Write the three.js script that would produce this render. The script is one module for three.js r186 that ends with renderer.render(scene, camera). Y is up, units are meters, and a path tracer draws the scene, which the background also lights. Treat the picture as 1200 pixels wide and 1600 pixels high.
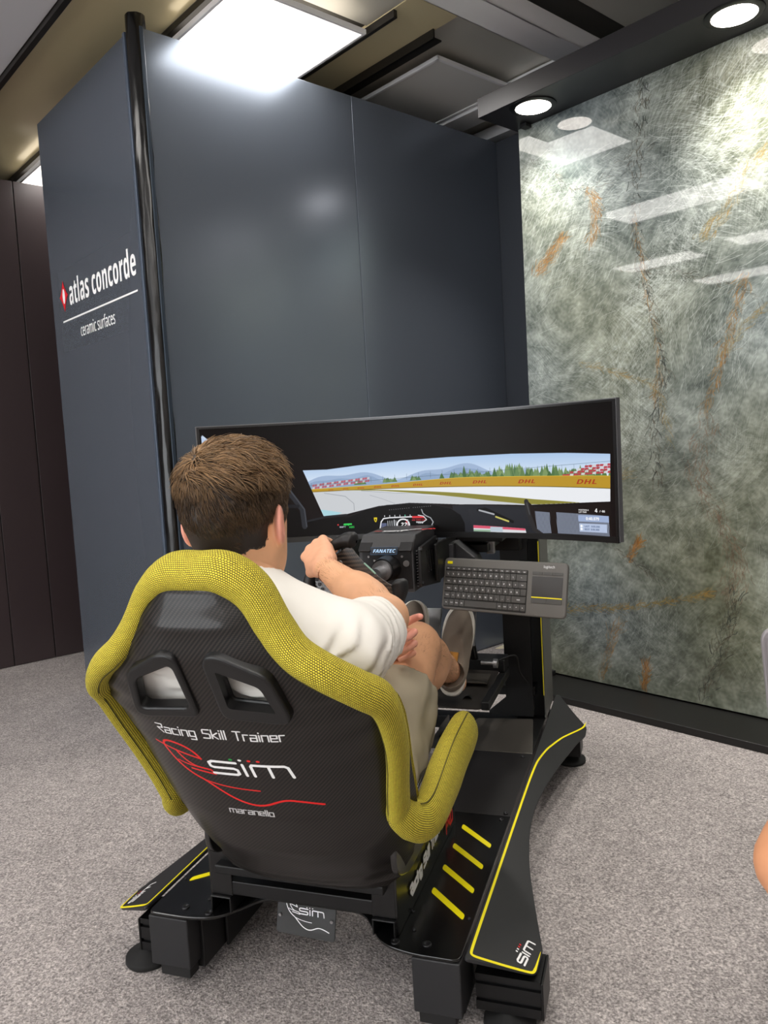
import * as THREE from 'three';
import { RoundedBoxGeometry } from 'three/addons/geometries/RoundedBoxGeometry.js';
import { mergeGeometries, mergeVertices } from 'three/addons/utils/BufferGeometryUtils.js';
import { ImprovedNoise } from 'three/addons/math/ImprovedNoise.js';
import { RectAreaLightUniformsLib } from 'three/addons/lights/RectAreaLightUniformsLib.js';

// ------------------------------------------------------------------ camera, lights, exposure
const scene = new THREE.Scene();
scene.background = new THREE.Color(3.1, 3.2, 3.3);
const D = Math.PI / 180;
const camera = new THREE.PerspectiveCamera(2 * Math.atan(800 / 1230) / D, 3 / 4, 0.05, 60);
camera.position.set(0, 1.1, 0);
camera.rotation.set(-4.77 * D, 18.7 * D, -3.2 * D, 'YXZ');
const renderer = new THREE.WebGLRenderer({ antialias: true });
renderer.toneMapping = THREE.LinearToneMapping;
renderer.toneMappingExposure = 1.62;
renderer.shadowMap.enabled = true;
RectAreaLightUniformsLib.init();
const PANEL_LIGHT = 5.6, PANEL_GLOW = 1.2, SPOT_LIGHT = 3.4;
// The room stands 30 degrees to the simulator: room coordinates are turned into the world by ROOM.
const ROOM = -30 * D;
const rp = (x, y, z) => new THREE.Vector3(x, y, z).applyAxisAngle(new THREE.Vector3(0, 1, 0), ROOM);
// ceiling panels: [x0, x1, z0, z1] in room coordinates, hung at 2.78 m
const PANELS = [[-2.94, -2.425, -2.156, -1.596], [-4.85, -4.29, -2.156, -1.596], [-3.5, -2.42, -0.28, 0.18], [-4.55, -3.72, 1.56, 1.94],
  [-3.33, -2.5, 1.44, 1.86], [-4.45, -3.62, 3.03, 3.5], [-1.3, -0.3, -0.9, -0.4], [0.1, 1.1, -0.9, -0.4], [-1.3, -0.3, 0.7, 1.2], [0.1, 1.1, 0.7, 1.2], [-1.3, -0.3, 2.4, 2.9], [0.1, 1.1, 2.4, 2.9]];  // the last six are unseen, added for more light in the room
const PANEL_LABELS = ['bright square ceiling light panel right above the navy partition wall', 'bright ceiling light panel behind the left end of the navy partition, above the dark wall'];

// ------------------------------------------------------------------ helpers
let seed = 7;
const rnd = () => { seed = (seed + 0x6d2b79f5) | 0; let t = Math.imul(seed ^ (seed >>> 15), 1 | seed); t = (t + Math.imul(t ^ (t >>> 7), 61 | t)) ^ t; return ((t ^ (t >>> 14)) >>> 0) / 4294967296; };
const rr = (a, b) => a + (b - a) * rnd();
const noise = new ImprovedNoise(), nz = (x, y, z) => noise.noise(x, y, z);
const clamp = (x, a = 0, b = 1) => Math.min(b, Math.max(a, x)), mix = (a, b, t) => a + (b - a) * t;
const sstep = (a, b, x) => { const t = clamp((x - a) / (b - a)); return t * t * (3 - 2 * t); };
const V = (x, y, z) => new THREE.Vector3(x, y, z);
const used = {};
function numbered(n) { const k = used[n] = (used[n] ?? -1) + 1; return k ? n + '_' + String(k).padStart(3, '0') : n; }
function shadow(m) { m.castShadow = m.receiveShadow = true; return m; }
function thing(name, label, category, pos = [0, 0, 0], turn = 0, group) {
  const o = new THREE.Group(); o.name = numbered(name); o.position.set(...pos); o.rotation.y = turn;
  o.userData = { label, category }; if (group) o.userData.group = group; scene.add(o); return o;
}
function part(parent, name, geo, mat, label) {
  const m = shadow(new THREE.Mesh(geo, mat)); m.name = name; if (label) m.userData.label = label; parent.add(m); return m;
}
function struct(name, geo, mat, pos = [0, 0, 0], turn = ROOM) {
  const m = shadow(new THREE.Mesh(geo, mat)); m.name = name; m.userData.kind = 'structure'; m.position.set(...pos); m.rotation.y = turn; scene.add(m); return m;
}
const M = (o) => new THREE.MeshStandardMaterial(o), MP = (o) => new THREE.MeshPhysicalMaterial(o);
function at(g, x, y, z, rx = 0, ry = 0, rz = 0) {
  if (rx || ry || rz) g.applyMatrix4(new THREE.Matrix4().makeRotationFromEuler(new THREE.Euler(rx, ry, rz, 'YXZ')));
  return g.translate(x, y, z);
}
const rbox = (w, h, d, r = 0.003, s = 2) => new RoundedBoxGeometry(w, h, d, s, Math.min(r, w / 2.01, h / 2.01, d / 2.01));
// box from corner to corner, uv in metres by face direction
function span(x0, x1, y0, y1, z0, z1, r = 0.003) { return at(rbox(Math.abs(x1 - x0), Math.abs(y1 - y0), Math.abs(z1 - z0), r), (x0 + x1) / 2, (y0 + y1) / 2, (z0 + z1) / 2); }
function metric(g, s = 1) {
  const p = g.attributes.position, n = g.attributes.normal, uv = new Float32Array(p.count * 2);
  for (let i = 0; i < p.count; i++) {
    const ax = Math.abs(n.getX(i)), ay = Math.abs(n.getY(i)), az = Math.abs(n.getZ(i));
    const [u, v] = ay >= ax && ay >= az ? [p.getX(i), p.getZ(i)] : ax >= az ? [p.getZ(i), p.getY(i)] : [p.getX(i), p.getY(i)];
    uv[2 * i] = u * s; uv[2 * i + 1] = v * s;
  }
  g.setAttribute('uv', new THREE.BufferAttribute(uv, 2)); return g;
}
const cyl = (r0, r1, h, n = 20) => new THREE.CylinderGeometry(r0, r1, h, n);
function merge(list) { return mergeGeometries(list.map((g) => { const h = g.index ? g.toNonIndexed() : g; for (const k of Object.keys(h.attributes)) if (!['position', 'normal', 'uv'].includes(k)) h.deleteAttribute(k); return h; })); }
function poly(pts, depth, bevel = 0.002) {
  const s = new THREE.Shape(pts.map((p) => new THREE.Vector2(p[0], p[1])));
  return ext(s, depth, bevel);
}
// rounded polygon: points [x, y, radius]
function roundShape(pts) {
  const s = new THREE.Shape(), n = pts.length;
  for (let i = 0; i < n; i++) {
    const p = pts[i], a = pts[(i + n - 1) % n], b = pts[(i + 1) % n], r = p[2] ?? 0.005;
    const la = Math.hypot(a[0] - p[0], a[1] - p[1]), lb = Math.hypot(b[0] - p[0], b[1] - p[1]), ra = Math.min(r, la * 0.49), rb = Math.min(r, lb * 0.49);
    const s0 = [p[0] + (a[0] - p[0]) / la * ra, p[1] + (a[1] - p[1]) / la * ra], s1 = [p[0] + (b[0] - p[0]) / lb * rb, p[1] + (b[1] - p[1]) / lb * rb];
    if (!i) s.moveTo(...s0); else s.lineTo(...s0);
    s.quadraticCurveTo(p[0], p[1], ...s1);
  }
  s.closePath(); return s;
}
function ext(shape, depth, bevel = 0.002, seg = 2) { const b = Math.min(bevel, depth * .45); return new THREE.ExtrudeGeometry(shape, { depth: depth - 2 * b, bevelEnabled: b > 0, bevelSize: b, bevelThickness: b, bevelOffset: -b, bevelSegments: seg, curveSegments: 10 }).translate(0, 0, b); }
// flat extruded shapes lie in x (right) and y; flat() lays them on the ground: shape y becomes world -z, depth goes up
const flat = (g) => g.rotateX(-Math.PI / 2);
function canvas(w, h, draw) {
  const c = document.createElement('canvas'); c.width = w; c.height = h; const g = c.getContext('2d'); draw(g, w, h); return c;
}
function tex(c, { srgb = true, rep = true, rx = 1, ry = 1 } = {}) {
  const t = new THREE.CanvasTexture(c); if (srgb) t.colorSpace = THREE.SRGBColorSpace;
  if (rep) { t.wrapS = t.wrapT = THREE.RepeatWrapping; t.repeat.set(rx, ry); } t.anisotropy = 8; return t;
}
// strip of even width along a flat polyline (x, z on a level plane), a few tenths of a millimetre thick
function ribbon(pts, w, h = 0.0008, closed = false) {
  const n = pts.length, L = [], R = [], W = Array.isArray(w) ? w : pts.map(() => w);
  for (let i = 0; i < n; i++) {
    const a = pts[closed ? (i + n - 1) % n : Math.max(0, i - 1)], b = pts[closed ? (i + 1) % n : Math.min(n - 1, i + 1)];
    const dx = b[0] - a[0], dy = b[1] - a[1], l = Math.hypot(dx, dy) || 1, k = W[i] / 2;
    L.push([pts[i][0] - dy / l * k, pts[i][1] + dx / l * k]); R.push([pts[i][0] + dy / l * k, pts[i][1] - dx / l * k]);
  }
  const pos = [], idx = [];
  for (let i = 0; i < n; i++) pos.push(L[i][0], L[i][1], h, R[i][0], R[i][1], h, L[i][0], L[i][1], 0, R[i][0], R[i][1], 0);
  for (let i = 0; i < (closed ? n : n - 1); i++) {
    const a = 4 * i, b = 4 * ((i + 1) % n);
    idx.push(a, a + 1, b + 1, a, b + 1, b, a, b, b + 2, a, b + 2, a + 2, a + 1, a + 3, b + 3, a + 1, b + 3, b + 1);
  }
  const g = new THREE.BufferGeometry(); g.setAttribute('position', new THREE.Float32BufferAttribute(pos, 3)); g.setIndex(idx);
  const f = g.toNonIndexed(); f.computeVertexNormals(); f.setAttribute('uv', new THREE.Float32BufferAttribute(new Float32Array(f.attributes.position.count * 2), 2)); return f;
}
function curve2(pts, n = 60, closed = false, tension = 0.5) { return new THREE.CatmullRomCurve3(pts.map((p) => V(p[0], p[1], p[2] ?? 0)), closed, 'catmullrom', tension).getPoints(n).map((v) => [v.x, v.y, v.z]); }
// lettering with a squared single-line alphabet; each glyph: width then polylines on a grid where 0 is the cap line and 1 the base line
const GLYPHS = {
  R: [.62, [[0, 0], [.62, 0], [.62, .42], [.1, .46], [.6, 1]]], S: [.62, [[.62, .02], [.06, .02], [0, .1], [0, .46], [.56, .5], [.62, .56], [.62, .94], [.56, 1], [0, 1]]], T: [.66, [[0, 0], [.66, 0]], [[.33, 0], [.33, 1]]],
  P: [.6, [[0, 1], [0, 0], [.6, 0], [.6, .52], [0, .52]]], O: [.6, [[0, 0], [.6, 0], [.6, 1], [0, 1], [0, 0]]],
  a: [.56, [[.04, .32], [.56, .32], [.56, 1], [0, 1], [0, .64], [.56, .64]]], c: [.5, [[.5, .32], [0, .32], [0, 1], [.5, 1]]], i: [.04, [[.02, .32], [.02, 1]], [[.02, .03], [.02, .07]]], n: [.54, [[0, 1], [0, .32], [.54, .32], [.54, 1]]],
  g: [.54, [[.54, .95], [0, .95], [0, .32], [.54, .32], [.54, 1.3], [.05, 1.3]]], k: [.5, [[0, 0], [0, 1]], [[.5, .32], [.04, .64], [.5, 1]]], l: [.04, [[.02, 0], [.02, 1]]], r: [.42, [[0, 1], [0, .32], [.42, .32]]],
  e: [.54, [[.02, .66], [.54, .66], [.54, .32], [0, .32], [0, 1], [.54, 1]]], m: [.86, [[0, 1], [0, .32], [.86, .32], [.86, 1]], [[.43, .32], [.43, 1]]], o: [.54, [[0, .32], [.54, .32], [.54, 1], [0, 1], [0, .32]]], ' ': [.34],
};
function squareText(g, text, x, y, h, lw, color, slant = 0) {
  g.save(); g.strokeStyle = color; g.lineWidth = lw; g.lineJoin = 'round'; g.lineCap = 'round';
  for (const ch of text) {
    const [w, ...lines] = GLYPHS[ch] ?? [.4];
    for (const l of lines) { g.beginPath(); l.forEach(([px, py], k) => { const X = x + (px + slant * (1 - py)) * h, Y = y + py * h; if (k) g.lineTo(X, Y); else g.moveTo(X, Y); }); g.stroke(); }
    x += (w + 0.2) * h;
  }
  g.restore(); return x;
}
// print on a thin film: a quad with the lettering as its transparency
function film(w, h, px, draw) {
  const c = canvas(Math.round(w * px), Math.round(h * px), (g, W, H) => { g.clearRect(0, 0, W, H); draw(g, W, H); });
  const t = tex(c, { rep: false });
  return [new THREE.PlaneGeometry(w, h), M({ map: t, transparent: true, alphaTest: 0.02, roughness: 0.5 })];
}
// ------------------------------------------------------------------ the room
const carpetC = canvas(2048, 2048, (g, w, h) => {
  const im = g.createImageData(w, h), d = im.data, f = new Float32Array(w * h);
  const grid = (n) => { const a = new Float32Array(n * n); for (let i = 0; i < a.length; i++) a[i] = rnd(); return (x, y) => { const X = x * n / w, Y = y * n / h, i = X | 0, j = Y | 0, u = X - i, v = Y - j; const q = (a_, b_) => a[(b_ % n) * n + (a_ % n)]; return mix(mix(q(i, j), q(i + 1, j), u), mix(q(i, j + 1), q(i + 1, j + 1), u), v); }; };
  const n1 = grid(1024), n2 = grid(512), n3 = grid(700), n4 = grid(12), n5 = grid(60);
  for (let y = 0; y < h; y++) for (let x = 0; x < w; x++) {
    let v = 0.55 * (n1(x, y) - .5) + .65 * (n2(x, y) - .5) + .45 * (n3(x, y) - .5) + .10 * (n4(x, y) - .5) + .12 * (n5(x, y) - .5) + .25 * (rnd() - .5);
    v = 0.5 + v * 0.62; f[y * w + x] = v;
    const o = 4 * (y * w + x), s = clamp(v, 0.05, 1);
    d[o] = 78 + 162 * s; d[o + 1] = 74 + 156 * s; d[o + 2] = 73 + 153 * s; d[o + 3] = 255;
  }
  g.putImageData(im, 0, 0);
});
const carpet = M({ map: tex(carpetC, { rx: 0.5, ry: 0.5 }), bumpMap: tex(carpetC, { srgb: false, rx: 0.5, ry: 0.5 }), bumpScale: 0.004, roughness: 0.95 });
struct('floor', metric(span(-7, 4, -0.12, 0, -5, 6, 0.001)), carpet);
const navy = M({ color: 0x757d89, roughness: 0.27, metalness: 0.62 }), blackSatin = M({ color: 0x0b0b0c, roughness: 0.32 }), blackMatt = M({ color: 0x121213, roughness: 0.55 });
const brown = M({ color: 0x3a3031, roughness: 0.36 }), pale = M({ color: 0xd8d4d0, roughness: 0.7 });
// navy partition: a free-standing box clad in sheet panels
const part_ = struct('wall_partition', span(-3.78, -2.757, 0, 2.64, -3.5, -1.36, 0.002), M({ color: 0x14181f, roughness: 0.6 }));
for (const [z0, z1] of [[-2.3555, -1.37], [-3.338, -2.3585]]) part(part_, 'panel', span(-2.757, -2.749, 0.004, 2.65, z0, z1, 0.0015), navy);
part(part_, 'panel', span(-3.785, -2.83, 0.004, 2.65, -1.36, -1.351, 0.0015), navy);
part(part_, 'edge_profile', span(-2.83, -2.812, 0.004, 2.652, -1.358, -1.343, 0.002), M({ color: 0x5d6878, roughness: 0.35, metalness: 0.4 }));
part(part_, 'edge_profile', span(-2.757, -2.741, 0.004, 2.652, -1.385, -1.371, 0.002), M({ color: 0x39434f, roughness: 0.35, metalness: 0.4 }));
{ // wrinkled black corner sleeve
  const g = new THREE.CylinderGeometry(0.036, 0.036, 2.7, 28, 160), p = g.attributes.position;
  for (let i = 0; i < p.count; i++) { const x = p.getX(i), y = p.getY(i), z = p.getZ(i), r = Math.hypot(x, z) || 1, a = Math.atan2(z, x), k = 1 + 0.07 * nz(a * 2.2, y * 3, 1) + 0.05 * nz(a * 5, y * 11, 4); p.setX(i, x * k); p.setZ(i, z * k); }
  g.computeVertexNormals(); at(g, -2.782, 1.35, -1.376);
  struct('trim_1', g, M({ color: 0x080808, roughness: 0.22 }));
}
{ // lettering on the partition's end face
  const W = 0.86, H = 0.36, [g, m] = film(W, H, 1900, (c, w, h) => {
    const k = w / W; c.fillStyle = '#fff'; c.strokeStyle = '#fff';
    c.save(); c.translate(0.062 * k, 0.115 * k); c.fillStyle = '#e01f2d'; c.beginPath(); c.moveTo(0, -0.068 * k); c.quadraticCurveTo(0.02 * k, -0.02 * k, 0.05 * k, 0); c.quadraticCurveTo(0.02 * k, 0.02 * k, 0, 0.068 * k); c.quadraticCurveTo(-0.02 * k, 0.02 * k, -0.05 * k, 0); c.quadraticCurveTo(-0.02 * k, -0.02 * k, 0, -0.068 * k); c.fill();
    c.fillStyle = '#fff'; c.beginPath(); c.ellipse(0, 0, 0.014 * k, 0.033 * k, 0, 0, 7); c.fill(); c.restore();
    c.font = 'bold ' + Math.round(0.142 * k) + 'px sans-serif'; c.textBaseline = 'alphabetic';
    const mw = c.measureText('atlas concorde').width; c.save(); c.translate(0.125 * k, 0.165 * k); c.scale(0.70 * k / mw, 1); c.fillText('atlas concorde', 0, 0); c.restore();
    c.fillRect(0.03 * k, 0.222 * k, 0.79 * k, 0.0065 * k);
    c.font = Math.round(0.07 * k) + 'px sans-serif'; const m2 = c.measureText('ceramic surfaces').width; c.save(); c.translate(0.225 * k, 0.315 * k); c.scale(0.37 * k / m2, 1); c.fillText('ceramic surfaces', 0, 0); c.restore();
  });
  part(part_, 'wall_lettering', at(g, -3.27, 1.787, -1.3495), m, 'white wall lettering with red diamond emblem');
}
// far dark wall on the left
const far = struct('wall_left', span(-4.7, -4.61, 0, 2.64, -4.6, 4.6, 0.001), M({ color: 0x0d0a0b, roughness: 0.6 }));
for (const [z0, z1] of [[-4.6, -2.205], [-2.2, -1.485], [-1.479, -1.262], [-1.257, -0.1], [-0.095, 1.1], [1.105, 2.3], [2.305, 4.6]]) part(far, 'panel', span(-4.611, -4.6, 0.003, 2.65, z0, z1, 0.0015), brown);
struct('wall_back', span(-4.7, 2.6, 0, 2.65, -3.6, -3.34, 0.001), M({ color: 0x30343b, roughness: .5 }));
struct('wall_right', span(2.5, 2.6, 0, 2.9, -5, 4.7, 0.001), pale);
struct('wall_rear', merge([span(-7, -3.4, 0, 2.9, 4.6, 4.7, 0.001), span(1.9, 4, 0, 2.9, 4.6, 4.7, 0.001), span(-3.4, 1.9, 0, .12, 4.6, 4.7, 0.001), span(-3.4, 1.9, 2.45, 2.9, 4.6, 4.7, 0.001)]), pale);
{ // unseen glazed entrance behind the viewer, added to bring in daylight
  const w = struct('added_window_1', merge([-3.4, -2.08, -.76, .56, 1.87].map((x) => span(x, x + .04, .12, 2.45, 4.62, 4.68, .003))), blackMatt);
  for (let i = 0; i < 4; i++) part(w, 'pane', span(-3.36 + i * 1.32, -2.08 + i * 1.32, .12, 2.45, 4.646, 4.652, .001), MP({ color: 0xffffff, transmission: 1, thickness: 0, roughness: 0 }));
}
struct('added_wall_left', span(-7.1, -7, 0, 2.95, -5, 6, .001), pale); struct('added_wall_back', span(-7, 4, 0, 2.95, -5.1, -5, .001), pale); struct('added_wall_right', span(2.6, 4, 0, 2.9, -5, -4.9, .001), pale);  // unseen outer shell, added to keep sky light from leaking in
// ceiling: brushed metal sheets above, rails, a cross beam and lay-in panels below
const brushC = canvas(512, 1024, (g, w, h) => { g.fillStyle = '#808080'; g.fillRect(0, 0, w, h); for (let i = 0; i < 2600; i++) { const v = 128 + rr(-40, 40) | 0; g.fillStyle = `rgba(${v},${v},${v},0.35)`; g.fillRect(rr(-200, w), rr(0, h), rr(100, 500), rr(0.6, 2.5)); } });
const brass = MP({ color: 0xe2d3ab, metalness: 0.2, roughness: 0.36, roughnessMap: tex(brushC, { srgb: false }), bumpMap: tex(brushC, { srgb: false }), bumpScale: 0.0006 });
const greyMetal = M({ color: 0xcfcbc0, metalness: 0.25, roughness: 0.4, bumpMap: tex(brushC, { srgb: false }), bumpScale: 0.0005 });
const white = M({ color: 0xeeedee, roughness: 0.5 }), lightGrey = M({ color: 0xdcdadc, roughness: 0.6 }), rail = M({ color: 0x26231f, roughness: 0.4, metalness: 0.3 });
const ceil = struct('ceiling', span(-7, 4, 2.86, 2.95, -5, 6, 0.001), M({ color: 0x55524c, roughness: 0.7 }));
for (const [x0, x1, z0, z1, y, m] of [[-6.5, -2.06, -1.6, -1.2, 2.80, brass], [-6.5, -2.1, -2.5, -2.25, 2.805, brass], [-2.5, -2.06, -2.25, -1.6, 2.808, greyMetal], [-6.5, -2.1, -4.4, -2.52, 2.825, greyMetal], [-1.9, 2.4, -4.4, -1.2, 2.835, greyMetal], [-4.44, -3.06, -2.24, -1.66, 2.81, greyMetal]])
  part(ceil, 'metal_sheet', metric(span(x0, x1, y, y + 0.012, z0, z1, 0.002), 1), m);
for (const [x0, x1] of [[-6.5, -3.9], [-3.895, -2.3], [-2.295, 0], [0.005, 2.4]]) part(ceil, 'ceiling_board', span(x0, x1, 2.797, 2.86, -1.19, 4.6, 0.003), lightGrey);
part(ceil, 'rail', span(-6.5, -2.3, 2.775, 2.81, -1.215, -1.192, 0.002), rail);
part(ceil, 'rail', span(-6.5, -2.33, 2.775, 2.80, -1.645, -1.60, 0.002), rail);
part(ceil, 'rail', span(-3.6, -2.33, 2.77, 2.80, -2.262, -2.243, 0.002), rail);
part(ceil, 'rail', merge([span(-3.6, -2.35, 2.765, 2.772, -2.53, -2.48, 0.001), span(-3.6, -2.35, 2.765, 2.82, -2.49, -2.482, 0.001)]), rail);
part(ceil, 'blank_panel', merge([span(-3.06, -2.485, 2.777, 2.785, -3.12, -2.63, 0.002)]), M({ color: 0xd8d6d2, roughness: 0.45 }));
part(ceil, 'panel_frame', merge([span(-3.08, -2.47, 2.772, 2.79, -2.645, -2.63, 0.002), span(-2.485, -2.47, 2.772, 2.79, -3.14, -2.63, 0.002), span(-3.08, -2.47, 2.772, 2.79, -3.14, -3.12, 0.002)]), white);
part(ceil, 'beam', merge([span(-2.09, -1.955, 2.70, 2.71, -4.4, -1.2, 0.002), span(-1.962, -1.955, 2.70, 2.78, -4.4, -1.2, 0.002), span(-2.09, -2.083, 2.70, 2.78, -4.4, -1.2, 0.002)]), lightGrey);
part(ceil, 'beam', span(-3.6, -2.1, 2.76, 2.82, -3.30, -3.15, 0.002), white);
part(ceil, 'beam', span(-3.6, -2.1, 2.76, 2.82, -3.66, -3.50, 0.002), white);
PANELS.forEach(([x0, x1, z0, z1], i) => {
  const cx = (x0 + x1) / 2, cz = (z0 + z1) / 2, w = x1 - x0, d = z1 - z0, c = rp(cx, i < 2 ? 2.72 : 2.78, cz), hi = .016;
  const t = thing('ceiling_light', PANEL_LABELS[i] ?? 'flat white ceiling light panel in the ceiling behind the viewer', 'ceiling light', [c.x, c.y, c.z], ROOM, i > 1 ? 'ceiling light panels behind the viewer' : undefined);
  part(t, 'frame', merge([span(-w / 2 - .012, w / 2 + .012, -.003, hi, -d / 2 - .012, -d / 2, .002), span(-w / 2 - .012, w / 2 + .012, -.006, hi, d / 2, d / 2 + .012, .002), span(-w / 2 - .012, -w / 2, -.006, hi, -d / 2, d / 2, .002), span(w / 2, w / 2 + .012, -.006, hi, -d / 2, d / 2, .002)]), white);
  part(t, 'diffuser', span(-w / 2, w / 2, 0, 0.012, -d / 2, d / 2, .001), M({ color: 0xffffff, emissive: 0xfff6ea, emissiveIntensity: PANEL_GLOW, roughness: 0.6 }));
  const l = new THREE.RectAreaLight(new THREE.Color(1, 0.97, 0.93), PANEL_LIGHT, w, d); l.position.set(0, -0.004, 0); l.rotation.x = -Math.PI / 2; t.add(l);
});
// stone slab display
const SX0 = -2.225, SX1 = -0.55, SY0 = 0.035, SY1 = 2.44;
const slabC = canvas(1408, 2020, (g, w, h) => {
  const k = w / (SX1 - SX0), X = (x) => (x - SX0) * k, Y = (y) => (SY1 - y) * k;
  const im = g.createImageData(w, h), d = im.data, dirs = [[-.62, 95, 9], [.25, 120, 10], [-1.25, 105, 9], [.85, 90, 9]].map(([a, f, l]) => [Math.cos(a), Math.sin(a), f, l]);
  for (let y = 0; y < h; y++) for (let x = 0; x < w; x++) {
    const u = x / k, v = y / k, wx = u + .05 * nz(u * 4, v * 4, 30), wy = v + .05 * nz(u * 4, v * 4, 40), big = nz(wx * 2.1, wy * 2.1, 1), md = nz(wx * 6.5, wy * 6.5, 5), sm = nz(wx * 21, wy * 21, 8), fine = nz(u * 70, v * 70, 3);
    let fib = 0; dirs.forEach(([c, s_, f, l], i) => { const m = clamp(.5 + 1.6 * nz(u * 2.6 + i * 7, v * 2.6, 50 + i)); if (m > .05) { const q = 1 - Math.abs(nz((wx * -s_ + wy * c) * f, (wx * c + wy * s_) * l, 60 + i)) * 2.6; if (q > 0) fib += m * q * q * q; } });
    const hgt = clamp(1 - v / 2.5), t = clamp(.44 + .34 * big + .40 * md + .40 * sm + .26 * fine), o = 4 * (y * w + x), wm = clamp(.35 + .9 * nz(u * 1.7 + 9, v * 1.5, 2) + .25 * (1 - hgt)), f2 = Math.min(.7, fib * (.10 + .24 * hgt) * clamp(.7 + 1.5 * nz(u * 3.1, v * 3.1, 77), .15, 1.4));
    d[o] = mix(mix(78, 160, t) + 10 * wm, 216, f2); d[o + 1] = mix(mix(87, 169, t) + 4 * wm, 222, f2); d[o + 2] = mix(mix(89, 168, t) - 16 * wm, 217, f2); d[o + 3] = 255;
  }
  g.putImageData(im, 0, 0);
  const q_ = 0.69, stroke = (x, y, a, L_, lw_, col, bend) => { const L = L_ * q_, lw = lw_ * q_ + .15; g.strokeStyle = col; g.lineWidth = lw; g.beginPath(); g.moveTo(x, y); const cx = x + Math.cos(a) * L / 2 - Math.sin(a) * bend, cy = y + Math.sin(a) * L / 2 + Math.cos(a) * bend; g.quadraticCurveTo(cx, cy, x + Math.cos(a) * L, y + Math.sin(a) * L); g.stroke(); };
  for (let i = 0; i < 22000; i++) { // crossing pale fibres and dark gaps, in fans
    const x = rr(0, w), y = rr(0, h), u = x / k, v = y / k, dens = nz(u * 1.8, v * 1.8, 11); const up = clamp(1 - v / 2.2, 0.18, 1);
    if (rnd() > .45 + dens * .9) continue;
    const a = -0.75 + 1.9 * nz(u * 1.3, v * 1.3, 20) + rr(-.6, .6), L = rr(30, 150) * (.5 + .6 * up), dark = rnd() < .3;
    stroke(x, y, a, L, rr(.5, 1.9), dark ? `rgba(50,56,56,${rr(.1, .34)})` : `rgba(${226},${232},${228},${rr(.10, .55) * (.5 + .6 * up)})`, rr(-9, 9));
  }
  const vein = (pts, n, spread, cols, lw, al) => { const P = curve2(pts.map(([a, b]) => [X(a), Y(b)]), 60); for (let i = 0; i < n; i++) { const j = rnd() * 58 | 0, [px, py] = P[j], [qx, qy] = P[j + 1], a = Math.atan2(qy - py, qx - px) + rr(-.7, .7), s = (rnd() + rnd() - 1) * spread; stroke(px + rr(-1, 1) * spread * .3 + s, py + s * .6, a, rr(8, 60), rr(.8, lw * 1.25), cols[rnd() * cols.length | 0] + rr(.14, al * 1.25) + ')', rr(-10, 10)); } };
  const rust = ['rgba(150,100,50,', 'rgba(170,122,70,', 'rgba(120,84,48,'], dk = ['rgba(58,56,50,', 'rgba(84,74,60,', 'rgba(40,44,44,'], gold = ['rgba(150,130,80,', 'rgba(160,120,60,', 'rgba(110,100,70,'];
  vein([[-1.62, 2.44], [-1.645, 2.26], [-1.68, 1.95], [-1.648, 1.73], [-1.60, 1.5], [-1.575, 1.3], [-1.62, 1.1], [-1.6, .8]], 520, 26, dk, 4, .5);
  vein([[-1.68, 1.95], [-1.65, 1.73], [-1.59, 1.38], [-1.62, 1.2]], 160, 12, rust, 3, .4);
  vein([[-2.16, 1.80], [-2.1, 1.86], [-2.01, 1.94]], 260, 26, rust, 4, .42);
  vein([[-1.88, 2.1], [-1.85, 2.0], [-1.88, 1.88]], 190, 24, rust, 4, .42);
  vein([[-1.42, 1.78], [-1.33, 1.86], [-1.2, 2.02], [-1.05, 2.1]], 260, 26, gold, 4, .4);
  vein([[-1.25, 1.64], [-1.31, 1.45], [-1.36, 1.3], [-1.42, 1.15]], 240, 16, rust, 3.5, .4);
  vein([[-1.36, 1.34], [-1.2, 1.5], [-0.9, 1.55]], 200, 14, gold, 3, .35);
  vein([[-1.95, 1.4], [-1.75, 1.33], [-1.6, 1.25], [-1.55, 1.0]], 220, 16, gold, 3, .35);
  vein([[-2.2, .30], [-2.0, .35], [-1.75, .385], [-1.5, .45], [-1.4, .48]], 420, 14, gold, 4, .5);
  vein([[-1.95, .78], [-1.85, .86], [-1.74, .95]], 180, 16, gold, 3.5, .4);
  vein([[-1.76, .58], [-1.72, .63], [-1.70, .66]], 120, 14, rust, 5, .5);
  vein([[-1.4, 1.15], [-1.45, .95], [-1.38, .78], [-1.3, .6], [-1.36, .45]], 520, 46, ['rgba(120,92,76,', 'rgba(96,80,66,', 'rgba(130,104,84,'], 4, .34);
  vein([[-1.9, .05], [-1.85, .2], [-1.8, .33]], 160, 18, rust, 4, .35); vein([[-1.7, .04], [-1.68, .16]], 130, 12, rust, 4, .5); vein([[-1.45, .05], [-1.36, .3], [-1.3, .5]], 260, 26, dk, 4, .45);
  vein([[-1.75, 1.75], [-1.3, 1.6], [-.8, 1.2]], 160, 40, dk, 3, .4); vein([[-2.2, 1.1], [-1.9, .7], [-1.6, .5]], 220, 44, dk, 3, .35); vein([[-2.15, 2.3], [-1.9, 2.1], [-1.6, 2.2]], 160, 50, dk, 3, .35);
});
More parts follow.
